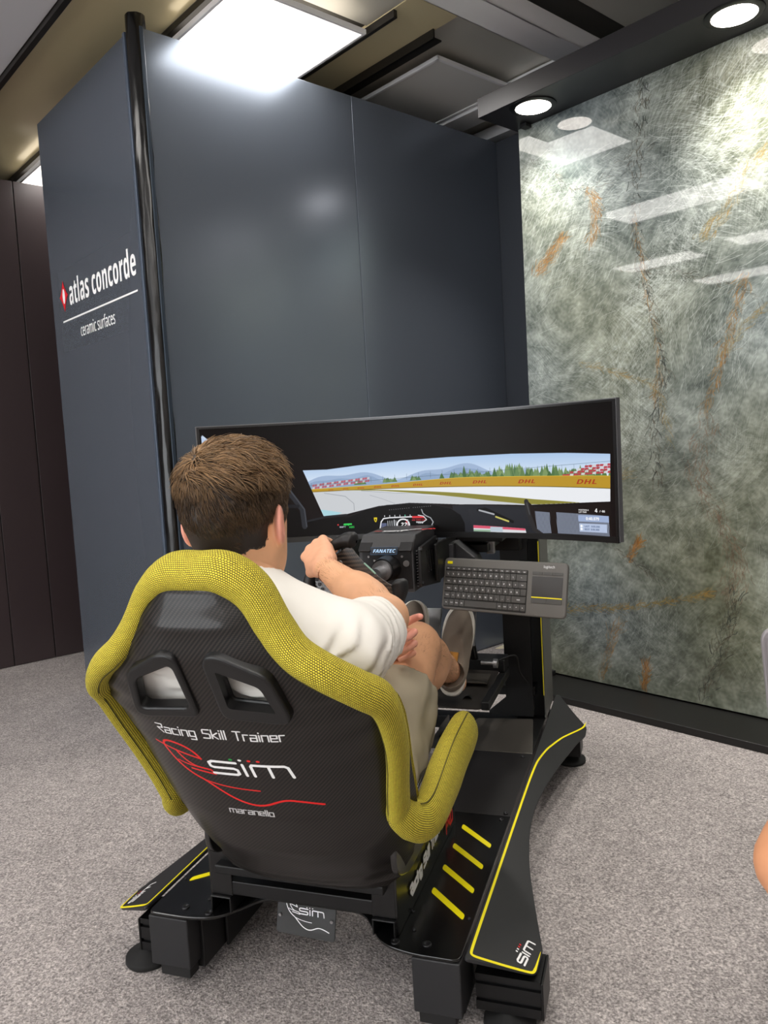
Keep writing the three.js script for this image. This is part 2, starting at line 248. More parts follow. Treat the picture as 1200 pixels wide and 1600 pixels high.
{
  const c = rp(0, 0, 0), t = thing('stone_slab', 'tall polished grey green stone slab with white fibres and rust veins', 'stone slab', [c.x, c.y, c.z], ROOM);
  const g = span(SX0, SX1, SY0, SY1, -2.87, -2.857, 0.0008), p = g.attributes.position, uv = g.attributes.uv;
  for (let i = 0; i < p.count; i++) uv.setXY(i, (p.getX(i) - SX0) / (SX1 - SX0), (p.getY(i) - SY0) / (SY1 - SY0));
  part(t, 'slab', g, MP({ map: tex(slabC, { rep: false }), roughness: 0.025, ior: 1.5, specularIntensity: 0.8 }));
  part(t, 'backing_frame', span(SX0 + 0.01, SX1 - 0.01, 0.03, SY1, -2.93, -2.871, 0.002), blackMatt);
  part(t, 'plinth', span(SX0 - 0.02, SX1 + 0.02, 0, 0.028, -2.95, -2.617, 0.003), M({ color: 0x141312, roughness: 0.45 }));
  part(t, 'canopy', span(SX0 - 0.02, SX1 + 0.02, SY1 + 0.001, 2.52, -2.96, -2.617, 0.002), M({ color: 0x2a292c, roughness: 0.3, metalness: 0.2 }));
  part(t, 'clip', span(-2.185, -2.15, 2.424, 2.44, -2.85, -2.815, 0.002), blackMatt);
  part(t, 'clip', span(-2.16, -2.13, 0.03, 0.05, -2.85, -2.83, 0.002), blackMatt);
}
[[-2.034, -2.714, 'round recessed spotlight at the left end of the black canopy above the slab'], [-1.208, -2.702, 'round recessed spotlight further right in the black canopy, at the top edge'], [-0.75, -2.70, 'round recessed spotlight of the black canopy beyond the right edge']].forEach(([x, z, label]) => {
  const c = rp(x, 2.44, z), t = thing('recessed_spotlight', label, 'spotlight', [c.x, c.y, c.z], ROOM);
  part(t, 'bezel', new THREE.LatheGeometry([[.072, -.006], [.078, -.008], [.092, -.004], [.094, 0.0], [.072, 0.0]].map(([a, b]) => new THREE.Vector2(a, b)), 48), blackSatin);
  part(t, 'lens', at(cyl(.072, .072, .004, 48), 0, -.003, 0), M({ color: 0xffffff, emissive: 0xfff4ea, emissiveIntensity: 9 }));
  const l = new THREE.SpotLight(new THREE.Color(1, .96, .9), SPOT_LIGHT, 0, 62 * D, 0.7, 2); l.position.set(0, -0.012, 0); l.target.position.set(0, -2, 0.12); l.castShadow = true; l.shadow.radius = 3.4; t.add(l); t.add(l.target);
});
// ------------------------------------------------------------------ the simulator's rig (world: x right, -z forward, seat axis at x = -0.64)
const CX = -0.64;
const deckM = MP({ color: 0x0a0a0b, roughness: 0.26, clearcoat: 0.3, clearcoatRoughness: 0.2 }), wingM = M({ color: 0x1e1e20, roughness: 0.5 }), frameM = M({ color: 0x0c0c0d, roughness: 0.42, metalness: 0.2 });
const yellowM = M({ color: 0xfff000, roughness: 0.45 }), steel = M({ color: 0xb9b9bb, metalness: 0.9, roughness: 0.3 }), boltM = M({ color: 0x2a2a2c, metalness: 0.6, roughness: 0.35 }), rubber = M({ color: 0x101010, roughness: 0.8 });
const rig = thing('simulator_rig', 'black simulator frame with yellow edged side wings and slanted yellow stripes', 'simulator frame', [CX, 0, -1.95]);
const W = (g) => g.translate(-CX, 0, 1.95);
const RC = -0.675, mirX = (x) => 2 * RC - x;
const shape = (pts) => roundShape(pts.map(([x, z, r]) => [x, -z, r]));           // plan outline in world x, z
const plan = (pts, y0, h, b = 0.0015) => flat(ext(shape(pts), h, b)).translate(0, y0, 0);
const mirrorPts = (pts) => pts.map(([x, z, r]) => [mirX(x), z, r]).reverse();
{
  const rightDeck = [[-0.345, -1.303, .018], [-0.345, -1.865, .002], [-0.50, -1.865, .002], [-0.50, -1.44, .01], [RC, -1.44, .001], [RC, -1.405, .001], [-0.565, -1.405, .03], [-0.50, -1.318, .03], [-0.44, -1.303, .03]];
  const whole = [...rightDeck.slice(0, 4), ...mirrorPts(rightDeck.slice(0, 4)), ...mirrorPts(rightDeck.slice(6)), ...rightDeck.slice(6)];
  part(rig, 'deck_plate', W(plan(whole, 0.164, 0.006)), deckM);
  for (const s of [0, 1]) {
    const f = (p) => (s ? mirrorPts(p) : p);
    part(rig, 'front_plate', W(plan(f([[-0.347, -1.869, .002], [-0.347, -2.268, .002], [-0.60, -2.268, .002], [-0.60, -1.869, .002]]), 0.163, 0.006)), M({ color: 0x171516, roughness: 0.42 }), s ? undefined : 'matt black front deck plate');
    part(rig, 'foot_plate', W(plan(f([[-0.347, -2.272, .002], [-0.385, -2.565, .012], [-0.565, -2.545, .006], [-0.60, -2.46, .04], [-0.665, -2.40, .05], [-0.76, -2.37, .02], [-0.76, -2.272, .002]].map((p) => (s ? [Math.min(p[0], RC - .002), p[1], p[2]] : [Math.max(p[0], RC + .002), p[1], p[2]]))), 0.163, 0.006)), M({ color: 0x6a655f, metalness: 0.7, roughness: 0.36 }), s ? undefined : 'brushed dark metal foot plate with a curved cutout');
    // the wing falls away from its inner edge: drawn as (distance from the fold, z), tilted by 25 degrees
    const tilt = (g) => g.rotateZ(s ? 25 * D : -25 * D).translate(s ? mirX(-0.337) : -0.337, 0.1745, 0), w1 = (p) => (s ? p.map(([x, z, r]) => [-x, z, r]).reverse() : p);
    const wing = w1([[0, -1.305, .014], [0, -2.81, .004], [.012, -2.825, .006], [.084, -2.712, .01], [.131, -2.648, .016], [.132, -2.572, .014], [.112, -2.49, .05], [.068, -2.22, .12], [.045, -2.0, .16], [.044, -1.86, .16], [.065, -1.70, .14], [.101, -1.56, .1], [.134, -1.443, .01], [.131, -1.372, .012]]);
    const w = part(rig, 'side_wing', W(tilt(plan(wing, -0.007, 0.007, 0.0018))), wingM, s ? undefined : 'right dark grey side wing with yellow pinstripe');
    let line = curve2([[.124, -2.69], [.1195, -2.64], [.1056, -2.591], [.0615, -2.465], [.0282, -2.33], [.0125, -2.216], [.0085, -2.10], [.0075, -1.944], [.0072, -1.80], [.0072, -1.65], [.0072, -1.5], [.0072, -1.36], [.0085, -1.328], [.019, -1.326], [.0699, -1.345], [.1195, -1.3665], [.1262, -1.382], [.1295, -1.436]], 140, false, 0.3);
    const wid = line.map((_, i) => (i < 6 ? .001 + .0006 * i : i > 130 ? mix(.006, .0006, (i - 130) / 10) : .0052)); if (s) line = line.map(([x, z]) => [-x, z]);
    part(w, 'yellow_line', W(tilt(flat(ribbon(line.map(([x, z]) => [x, -z]), wid, 0.0007)).translate(0, 0.0001, 0))), yellowM);
    const [tg, tm] = film(0.09, 0.039, 3600, (g, ww, hh) => { // small logo on the wing
      simWord(g, ww * .08, hh * .42, hh * .38, hh * .1, '#fff');
      ['#fff', '#fff', '#d22', '#d22'].forEach((c, i) => { g.fillStyle = c; g.fillRect(ww * (.33 + .085 * i), hh * .16, ww * .04, hh * .1); });
    });
    part(w, 'wing_logo', W(tilt(tg.rotateX(-Math.PI / 2).rotateY(82 * D).translate(s ? -.099 : .099, 0.0008, -1.412))), tm);
    for (const z of [-1.519, -1.612, -1.707, -1.80]) {
      const st = f([[-0.4515, z - .004, .008], [-0.4515, z + .017, .006], [-0.366, z + .097, .008], [-0.366, z + .079, .006]].reverse());
      part(rig, 'yellow_stripe', W(plan(st, 0.1702, 0.0008, 0)), yellowM);
    }
    for (const [x, z, r] of [[-.475, -1.328, .009], [-.415, -1.335, .009], [-.36, -1.88, .006], [-.365, -1.845, .006], [-.37, -2.24, .006], [-.45, -1.372, .004], [-.47, -1.43, .004], [-.355, -1.43, .003]]) {
      const b = new THREE.LatheGeometry([[0, .0002], [.45, .0002], [.5, .0022], [.95, .0022], [1, 0]].map(([a, h]) => new THREE.Vector2(a * r, h)), 18);
      part(rig, 'bolt_head', W(at(b, s ? mirX(x) : x, 0.1702, z)), boltM);
    }
    const X = (x) => (s ? mirX(x) : x), sp = (x0, x1, y0, y1, z0, z1, r) => { const a = X(x0), b = X(x1); return span(Math.min(a, b), Math.max(a, b), y0, y1, z0, z1, r); };
    // rear cross beam of slotted extrusion, its cover and the long beam
    const slot = [[0, 0], [.085, 0], [.085, .018], [.078, .018], [.078, .026], [.085, .026], [.085, .052], [.078, .052], [.078, .060], [.085, .060], [.085, .072], [0, .072]];
    const prof = new THREE.ExtrudeGeometry(new THREE.Shape(slot.map(([a, b]) => new THREE.Vector2(a, b))), { depth: s ? 0.062 : 0.122, bevelEnabled: false }); prof.rotateY(-Math.PI / 2); // depth along -x, shape x along z
    part(rig, 'slotted_beam', W(prof.translate(s ? mirX(-0.335) + .001 : -0.212, 0.034, -1.452)), frameM);
    part(rig, 'end_cap', W(sp(s ? -.273 : -.212, s ? -.268 : -.207, .032, .104, -1.456, -1.366, .002)), frameM);
    part(rig, 'cover_plate', W(sp(-.437, -.345, .056, .162, -1.40, -1.303, .003)), M({ color: 0x1b1b1d, roughness: 0.55 }));
    part(rig, 'long_beam', W(sp(-.445, -.35, .035, .160, -2.62, -1.345, .003)), frameM);
    part(rig, 'skirt_plate', W(merge([sp(-.452, -.446, .03, .15, -1.62, -1.43, .002), sp(-.43, -.36, .03, .056, -1.345, -1.312, .002)])), blackMatt);
    part(rig, 'front_beam', W(sp(-.335, -.235, .045, .115, -2.66, -2.57, .003)), frameM);
    for (const z of [-1.385, -2.64]) part(rig, 'foot', W(at(new THREE.LatheGeometry([[0, 0], [.046, 0], [.05, .006], [.048, .016], [.02, .026], [.014, .04], [0, .04]].map(([a, b]) => new THREE.Vector2(a, b)), 24), X(-.275), 0, z)), rubber);
    // seat carriers
    part(rig, 'slide_rail', W(merge([sp(-.523, -.476, .2, .204, -1.72, -1.335), sp(-.523, -.519, .171, .203, -1.72, -1.335), sp(-.48, -.476, .171, .203, -1.72, -1.335)])), frameM);
    const side = new THREE.ExtrudeGeometry(roundShape([[-1.345, .172, .004], [-1.81, .172, .004], [-1.80, .232, .01], [-1.395, .29, .004], [-1.385, .395, .012], [-1.345, .385, .012]].map(([z, y, r]) => [-z, y, r])), { depth: .004, bevelEnabled: true, bevelSize: .001, bevelThickness: .001, bevelSegments: 1 }).rotateY(Math.PI / 2);
    const brk = part(rig, 'seat_bracket', W(side.translate(X(-.4755) - .002, 0, 0)), deckM);
    part(rig, 'angle_plate', W(sp(-.524, -.476, .204, .35, -1.349, -1.343, .002)), blackSatin);
    part(rig, 'bracket_bolt', W(at(new THREE.LatheGeometry([[0, .022], [.006, .022], [.0065, .012], [.012, .011], [.013, 0], [0, 0]].map(([a, b]) => new THREE.Vector2(a, b)), 12), X(-.505), .204, -1.365)), steel);
    part(rig, 'bracket_bolt', W(at(new THREE.LatheGeometry([[0, .012], [.009, .011], [.011, .006], [.013, 0]].map(([a, b]) => new THREE.Vector2(a, b)), 12).rotateZ(s ? Math.PI / 2 : -Math.PI / 2), X(-.471), .352, -1.372)), steel);
    if (!s) {
      const [g2, m2] = film(0.36, 0.085, 2200, (g, w2, h2) => {
        const hh = h2 * .52, lw = h2 * .09; const x = squareText(g, 'Racing Skill Trainer', w2 * .015, h2 * .1, w2 / 16.2, lw, '#f2f2f2', .12);
        squareText(g, 'PRO', w2 * .82, h2 * .52, h2 * .32, lw, '#e02020', .12);
      });
      part(brk, 'bracket_lettering', W(g2.rotateY(Math.PI / 2).rotateX(0.10).translate(-.4695, .208, -1.595)), m2, 'white and red lettering along the bracket');
    }
    // monitor upright
    const up = poly([[-.476, .17], [-.385, .17], [-.385, .95], [-.476, .95], [-.476, .235], [-.535, .185], [-.535, .17]].map(([x, y]) => [s ? mirX(x) : x, y]).reverse(), .005, .001);
    part(rig, 'upright_front', W(up.translate(0, 0, -2.585)), frameM);
    part(rig, 'upright_post', W(sp(-.465, -.395, .165, .95, -2.67, -2.59, .003)), frameM);
    part(rig, 'upright_side', W(sp(-.351, -.346, .16, 1.0, -2.80, -2.60, .0015)), M({ color: 0x62625e, roughness: 0.42, metalness: .3 }));
    part(rig, 'yellow_edge', W(sp(-.3525, -.350, .24, .76, -2.602, -2.598, .0005)), yellowM);
    part(rig, 'upright_back', W(sp(-.46, -.352, .02, .95, -2.76, -2.752, .002)), blackMatt);
    part(rig, 'wheel_arm', W(merge([sp(-.545, -.535, .735, .835, -2.6, -2.0, .004), sp(-.535, -.40, .74, .82, -2.59, -2.53, .004)])), frameM);
  }
  part(rig, 'seat_bar', W(merge([span(-.85, -.49, .262, .280, -1.345, -1.32, .003), span(-.85, -.49, .205, .235, -1.37, -1.345, .003)])), frameM);
  part(rig, 'cross_beam', W(span(-.93, -.35, .105, .15, -2.66, -2.6, .003)), frameM);
  part(rig, 'cross_beam', W(span(-.90, -.38, .845, .905, -2.60, -2.54, .003)), frameM);
  part(rig, 'cross_beam', W(span(-.90, -.38, .235, .268, -2.66, -2.60, .003)), frameM);
  part(rig, 'screen_mount', W(merge([span(-.74, -.54, .90, 1.10, -2.225, -2.215, .004), span(-.67, -.61, .86, .93, -2.56, -2.22, .004), span(-.60, -.45, .775, .80, -2.45, -2.25, .004), span(-.56, -.40, .81, .835, -2.5, -2.22, .004)])), frameM);
  part(rig, 'clamp', W(merge([span(-.462, -.438, .765, .815, -2.31, -2.29, .003), span(-.466, -.434, .805, .82, -2.32, -2.28, .003)])), steel, 'silver clamp under the screen');
  // small sign under the rear of the deck
  const sg = flat(ext(roundShape([[-.066, -.039, .008], [.066, -.039, .008], [.066, .039, .008], [-.066, .039, .008]]), .003, .0008)).rotateX(Math.PI / 2);
  const sign = part(rig, 'logo_plate', W(at(sg, 0, 0, 0, -12 * D, 0, -2 * D).translate(-.697, .136, -1.412)), M({ color: 0x2b2b2b, roughness: 0.5 }), 'small dark logo plate under the seat');
  const [g3, m3] = film(.118, .066, 4200, (g, w, h) => drawLogo(g, w * .06, h * .03, w * .9, '#fff', '#fff'));
  part(sign, 'sign_logo', W(at(g3, 0, 0, 0.0045, 0, 0, 0).applyMatrix4(new THREE.Matrix4().makeRotationFromEuler(new THREE.Euler(-12 * D, 0, -2 * D, 'YXZ'))).translate(-.697, .136, -1.412)), m3);
  for (const dx of [-.058, .058]) part(sign, 'screw', W(at(cyl(.0035, .0035, .002, 10).rotateX(Math.PI / 2), -.697 + dx, .136, -1.4065)), steel);
}
// the short wordmark: S i m, height h, about five heights wide
function simWord(g, x, y, h, lw, col) {
  g.save(); g.strokeStyle = col; g.lineWidth = lw; g.lineCap = g.lineJoin = 'round'; const T = (pts) => { g.beginPath(); pts.forEach(([a, b], i) => (i ? g.lineTo(x + a * h, y + b * h) : g.moveTo(x + a * h, y + b * h))); g.stroke(); };
  T([[1.75, .02], [.25, .0], [.02, .12], [.06, .42], [.25, .5], [1.5, .5], [1.72, .6], [1.76, .9], [1.6, 1], [.1, 1]]);
  T([[2.15, .12], [2.22, 1]]); T([[2.72, 1], [2.66, .22], [2.75, .1], [4.7, .1], [4.9, .22], [5.05, 1]]); T([[3.75, .12], [3.82, 1]]); g.restore();
}
// the maker's emblem: a racing helmet line drawing, the wordmark, a flowing underline; box width w
function drawLogo(g, x, y, w, red, white, dots) {
  const P = (a, b) => [x + a * w, y + b * w];
  const path = (pts, lw, col, fill) => { g.beginPath(); pts.forEach((p, i) => (i === 0 ? g.moveTo(...P(...p)) : p.length === 2 ? g.lineTo(...P(...p)) : g.bezierCurveTo(...P(p[0], p[1]), ...P(p[2], p[3]), ...P(p[4], p[5])))); g.lineWidth = lw * w; g.strokeStyle = col; g.lineCap = 'round'; g.lineJoin = 'round'; g.stroke(); };
  const L = .0135;
  path([[0, .035], [.08, .06], [.2, .1, .26, .11, .3, .125]], L, red);                                        // visor top line
  path([[.3, .125], [.27, .05, .21, .015, .13, .005], [.06, .0, .045, .04, .07, .1], [.1, .2, .17, .27, .25, .31], [.34, .38, .42, .50, .56, .51], [.68, .51, .72, .42, .84, .45], [.9, .46, .95, .48, .99, .495]], L * 1.2, red);
  path([[.14, .085], [.17, .15, .2, .18, .25, .20], [.34, .215], [.36, .25], [.2, .225]], L, red);
  path([[.27, .32], [.38, .36, .5, .37, .62, .37]], L * .8, red);
  path([[.12, .17], [.2, .205, .26, .2, .32, .21]], L * .8, red);
  const H = .105, ty = .132;
  simWord(g, x + .345 * w, y + ty * w, H * w, .021 * w, white);
  (dots ?? [white, white, white]).forEach((c, i) => { g.fillStyle = c; g.beginPath(); g.ellipse(...P(.505 + .06 * i, ty - .026), .013 * w, .009 * w, 0, 0, 7); g.fill(); });
}
// ------------------------------------------------------------------ the bucket seat; (s, u, o): sideways, up the back, out of the back plane towards the rear
const RAKE = 27 * D;
const seatP = (s, u, o) => V(CX + s, 0.26 + u * Math.cos(RAKE) - o * Math.sin(RAKE), -1.35 + u * Math.sin(RAKE) + o * Math.cos(RAKE));
const table = (rows) => (x) => { if (x <= rows[0][0]) return rows[0][1]; for (let i = 1; i < rows.length; i++) if (x <= rows[i][0]) { const [a, b] = [rows[i - 1], rows[i]], t = (x - a[0]) / (b[0] - a[0]); return mix(a[1], b[1], t * t * (3 - 2 * t) * .5 + t * .5); } return rows[rows.length - 1][1]; };
const seat = thing('racing_seat', 'black carbon bucket seat with yellow green mesh padding, harness openings and red emblem', 'racing seat', [CX, 0.2, -1.4]);
const SW = (g) => g.translate(-CX, -0.2, 1.4);
const meshC = canvas(256, 256, (g, w) => { // coarse woven mesh: yellow over dark
  g.fillStyle = '#5c5216'; g.fillRect(0, 0, w, w); const n = 8, c = w / n;
  for (let j = 0; j < n; j++) for (let i = 0; i < n; i++) { const k = rr(-12, 12), x = (i + (j % 2) * .5) * c, y = j * c; for (const xo of [0, -w]) { g.fillStyle = `rgb(${214 + k | 0},${197 + k | 0},${50 + k / 2 | 0})`; g.beginPath(); g.ellipse(x + xo + c * .5, y + c * .5, c * .43, c * .40, 0, 0, 7); g.fill(); g.fillStyle = `rgba(240,226,104,.45)`; g.beginPath(); g.ellipse(x + xo + c * .45, y + c * .4, c * .22, c * .16, 0, 0, 7); g.fill(); } }
});
const MESHM = 1 / 0.026;
const fabricY = MP({ map: tex(meshC), bumpMap: tex(meshC, { srgb: false }), bumpScale: 0.0012, roughness: 0.85, sheen: 0.3, sheenColor: new THREE.Color(0.6, 0.55, 0.2), sheenRoughness: 0.6 });
const shellC = canvas(1536, 2048, (g, w, h) => {
  const K = 2560, q = canvas(16, 16, (c) => { c.fillStyle = '#050505'; c.fillRect(0, 0, 16, 16); for (let j = 0; j < 4; j++) for (let i = 0; i < 4; i++) if ((i + j) % 4 < 2) { c.fillStyle = '#221e1b'; c.fillRect(i * 4, j * 4, 4, 4); c.fillStyle = '#403832'; c.fillRect(i * 4, j * 4 + 1, 4, 1); } });
  g.fillStyle = g.createPattern(q, 'repeat'); g.save(); g.scale(1.2, 1.2); g.fillRect(0, 0, w * 2, h * 2); g.restore();
  const X = (s) => w / 2 + s * K, Y = (u) => h - u * K;
  squareText(g, 'Racing Skill Trainer', X(-.123), Y(.512), .0195 * K, .0028 * K, '#e9e9e9', .1);
  drawLogo(g, X(-.141), Y(.474), .272 * K, '#e01818', '#f4f4f4', ['#1a9a40', '#f2f2f2', '#e02020', '#e02020']);
  squareText(g, 'maranello', X(-.048), Y(.324), .0145 * K, .0022 * K, '#cfcfcf', .1);
});
const carbon = MP({ map: tex(shellC, { rep: false }), roughness: 0.42, specularIntensity: .6, clearcoat: 0.22, clearcoatRoughness: 0.12 });
const hwT = table([[.03, .135], [.04, .165], [.06, .19], [.10, .214], [.15, .23], [.22, .243], [.30, .25], [.40, .258], [.47, .262], [.52, .255], [.56, .228], [.60, .192], [.65, .15], [.70, .116], [.735, .088], [.765, .05]]);
const roT = table([[.03, .02], [.10, -.02], [.2, -.025], [.3, -.02], [.42, -.02], [.48, -.005], [.53, .02], [.58, .05], [.62, .058], [.67, .04], [.72, .015], [.765, .0]]);
const ocT = table([[.03, .03], [.06, .045], [.10, .06], [.2, .08], [.3, .088], [.65, .09], [.70, .075], [.74, .045], [.765, .015]]);
const holePoly = [[.034, .650], [.107, .618], [.121, .558], [.032, .564]], framePoly = [[.020, .664, .02], [.045, .674, .02], [.122, .632, .02], [.137, .548, .02], [.118, .538, .015], [.019, .544, .018]];
const inPoly = (P, x, y) => { let c = false; for (let i = 0, j = P.length - 1; i < P.length; j = i++) if ((P[i][1] > y) !== (P[j][1] > y) && x < (P[j][0] - P[i][0]) * (y - P[i][1]) / (P[j][1] - P[i][1]) + P[i][0]) c = !c; return c; };
const holeCut = [[.026, .656], [.05, .662], [.114, .626], [.128, .553], [.026, .556]];
function shellSheet(off, u0, u1, nu, nt, flip, shrink = 1) {
  const pos = [], uv = [], idx = [];
  for (let j = 0; j <= nu; j++) for (let i = 0; i <= nt; i++) {
    const u = mix(u0, u1, j / nu), t = i / nt * 2 - 1, s = hwT(u) * t * shrink, oc = ocT(u), o = mix(oc, roT(u), Math.pow(Math.abs(t), 3.2)) + off;
    const p = seatP(s, u, o); pos.push(p.x, p.y, p.z); uv.push((s + .3) / .6, u / .8);
  }
  for (let j = 0; j < nu; j++) for (let i = 0; i < nt; i++) {
    const u = mix(u0, u1, (j + .5) / nu), s = hwT(u) * ((i + .5) / nt * 2 - 1) * shrink; if (inPoly(holeCut, Math.abs(s), u)) continue;
    const a = j * (nt + 1) + i, b = a + 1, c = a + nt + 1, d = c + 1; if (flip) idx.push(a, c, b, b, c, d); else idx.push(a, b, c, b, d, c);
  }
  const g = new THREE.BufferGeometry(); g.setAttribute('position', new THREE.Float32BufferAttribute(pos, 3)); g.setAttribute('uv', new THREE.Float32BufferAttribute(uv, 2)); g.setIndex(idx); g.computeVertexNormals(); return g;
}
// tube with its own radii along a path: frames lean on a reference direction
function sweep(pts, rad, ref, n = 20, uvk = 1, capped = true) {
  const m = pts.length, pos = [], uv = [], idx = []; let len = 0;
  for (let i = 0; i < m; i++) {
    const T = pts[Math.min(m - 1, i + 1)].clone().sub(pts[Math.max(0, i - 1)]).normalize(), R = (typeof ref === 'function' ? ref(i) : ref).clone(), A = V().crossVectors(R, T).normalize(), B = V().crossVectors(T, A).normalize();
    if (i) len += pts[i].distanceTo(pts[i - 1]); const [a, b] = rad(i / (m - 1), i);
    for (let k = 0; k <= n; k++) { const q = k / n * 2 * Math.PI, p = pts[i].clone().addScaledVector(A, Math.cos(q) * a).addScaledVector(B, Math.sin(q) * b); pos.push(p.x, p.y, p.z); uv.push(len * uvk, k / n * Math.PI * (a + b) * uvk); }
  }
  for (let i = 0; i < m - 1; i++) for (let k = 0; k < n; k++) { const a = i * (n + 1) + k, b = a + n + 1; idx.push(a, a + 1, b, a + 1, b + 1, b); }
  const g = new THREE.BufferGeometry(); g.setAttribute('position', new THREE.Float32BufferAttribute(pos, 3)); g.setAttribute('uv', new THREE.Float32BufferAttribute(uv, 2)); g.setIndex(idx); g.computeVertexNormals();
  const N = g.attributes.normal; for (let i = 0; i < m; i++) { const a = i * (n + 1), b = a + n, v = V(N.getX(a) + N.getX(b), N.getY(a) + N.getY(b), N.getZ(a) + N.getZ(b)).normalize(); N.setXYZ(a, v.x, v.y, v.z); N.setXYZ(b, v.x, v.y, v.z); }
  return g;
}
const smooth = (pts, n, t = .5) => new THREE.CatmullRomCurve3(pts, false, 'catmullrom', t).getPoints(n);
{
  const shell = part(seat, 'shell', SW(shellSheet(0, .03, .765, 150, 120)), carbon);
  part(seat, 'back_cushion', SW(metric(shellSheet(-.032, .05, .755, 110, 90, true, .97), MESHM)), fabricY);
  for (const s of [1, -1]) {
    const outer = roundShape(framePoly.map(([a, b, r]) => [a * s, b, r])); outer.holes.push(new THREE.Path(roundShape(holePoly.map(([a, b]) => [a * s, b, .012])).getPoints(8)));
    const g = ext(outer, .024, .005, 3), p = g.attributes.position; // outline in (s, u), depth along o
    for (let i = 0; i < p.count; i++) { const q = seatP(p.getX(i), p.getY(i), .072 + p.getZ(i)); p.setXYZ(i, q.x, q.y, q.z); }
    g.computeVertexNormals(); part(seat, 'opening_frame', SW(g), M({ color: 0x101011, roughness: 0.42 }), s > 0 ? 'black plastic surround of the right harness opening' : 'black plastic surround of the left harness opening');
    // padded rim: headrest, shoulder, hip and thigh bolster in one roll
    const rim = [[-.014, .752, .0], [0, .752, .0], [.045, .750, .0], [.085, .722, .006], [.118, .675, .03], [.15, .642, .05], [.19, .612, .055], [.228, .566, .04], [.249, .52, .018], [.251, .45, .008], [.243, .38, .004], [.230, .31, .006], [.222, .255, .01]].map(([a, b, c]) => seatP(a * s, b, c));
    const B = [[.233, .458, -1.243], [.246, .442, -1.272], [.252, .441, -1.312], [.250, .452, -1.40], [.246, .463, -1.50], [.246, .471, -1.58], [.239, .462, -1.645], [.234, .432, -1.685]].map(([a, y, z]) => V(CX + a * s, y, z));
    const n1 = 90, n2 = 50, pa = smooth(rim, n1), pb = smooth([rim[rim.length - 2].clone().lerp(rim[rim.length - 1], .5), rim[rim.length - 1], ...B], n2, .4);
    const ra = table([[0, .026], [.15, .027], [.3, .024], [.42, .022], [.6, .020], [.8, .018], [1, .019]]), rb = table([[0, .04], [.2, .04], [.4, .032], [.6, .032], [1, .034]]);
    const refN = seatP(0, 0, 1).sub(seatP(0, 0, 0));
    const g1 = sweep(pa, (t) => [ra(t), rb(t)], refN, 24, MESHM);
    const qa = table([[0, .019], [.3, .024], [.6, .034], [.9, .032], [.97, .02], [1, .002]]), qb = table([[0, .033], [.25, .034], [.6, .05], [.88, .048], [.96, .03], [1, .002]]);
    const g2 = sweep(pb, (t) => [qb(t), qa(t)], V(1, 0, 0), 24, MESHM);
    part(seat, 'padded_rim', SW(g1), fabricY);
    part(seat, 'thigh_bolster', SW(g2), fabricY, s > 0 ? 'right yellow thigh bolster' : undefined);
    // stitched seam lines
    const seamPts = pa.slice(6).map((p, i) => { const T = pa[Math.min(pa.length - 1, i + 7)].clone().sub(pa[i + 5]).normalize(), A = V().crossVectors(refN, T).normalize(), r = ra((i + 6) / n1), q = rb((i + 6) / n1); return p.clone().addScaledVector(A, s * -.55 * r).addScaledVector(refN, .84 * q); });
    part(seat, 'seam', SW(sweep(seamPts, () => [.0012, .0012], refN, 6)), M({ color: 0x4a4514, roughness: .9 }));
    const seam2 = pb.slice(14, 46).map((p, i) => p.clone().add(V(s * .012, qb((i + 14) / n2) * .94, 0)));
    part(seat, 'seam', SW(sweep(seam2, () => [.0012, .0012], V(0, 1, 0), 6)), M({ color: 0x5a541a, roughness: .9 }));
    const sideG = ext(roundShape([[1.275, .42, .02], [1.27, .33, .04], [1.35, .30, .03], [1.64, .315, .04], [1.67, .42, .03], [1.45, .44, .05], [1.33, .40, .03]]), .012, .003).rotateY(Math.PI / 2);
    part(seat, 'shell_side', SW(sideG.translate(CX + s * .190 - .006, 0, 0)), MP({ color: 0x090909, roughness: .3, clearcoat: .8, clearcoatRoughness: .12 }));
  }
  part(seat, 'seat_pan', SW(span(CX - .19, CX + .19, .305, .325, -1.66, -1.37, .008)), blackMatt);
  part(seat, 'seat_cushion', SW(metric(span(CX - .195, CX + .195, .325, .365, -1.68, -1.34, .02), MESHM)), fabricY);
}
// ------------------------------------------------------------------ curved screen
const MONR = 1.0, MONZ = -1.138, MONA = 0.6065;
const arcP = (u, y, r = 0) => { const a = (u - .5) * 2 * MONA; return V(CX + (MONR + r) * Math.sin(a), y, MONZ - (MONR + r) * Math.cos(a)); };
function arcBand(u0, u1, y0, y1, r, n = 64, m = 1, inward = true) { // sheet facing the driver
  const pos = [], uv = [], idx = [];
  for (let j = 0; j <= m; j++) for (let i = 0; i <= n; i++) { const u = mix(u0, u1, i / n), y = mix(y0, y1, j / m), p = arcP(u, y, r); pos.push(p.x, p.y, p.z); uv.push(i / n, j / m); }
  for (let j = 0; j < m; j++) for (let i = 0; i < n; i++) { const a = j * (n + 1) + i, b = a + 1, c = a + n + 1, d = c + 1; if (inward) idx.push(a, b, c, b, d, c); else idx.push(a, c, b, b, c, d); }
  const g = new THREE.BufferGeometry(); g.setAttribute('position', new THREE.Float32BufferAttribute(pos, 3)); g.setAttribute('uv', new THREE.Float32BufferAttribute(uv, 2)); g.setIndex(idx); g.computeVertexNormals(); return g;
}
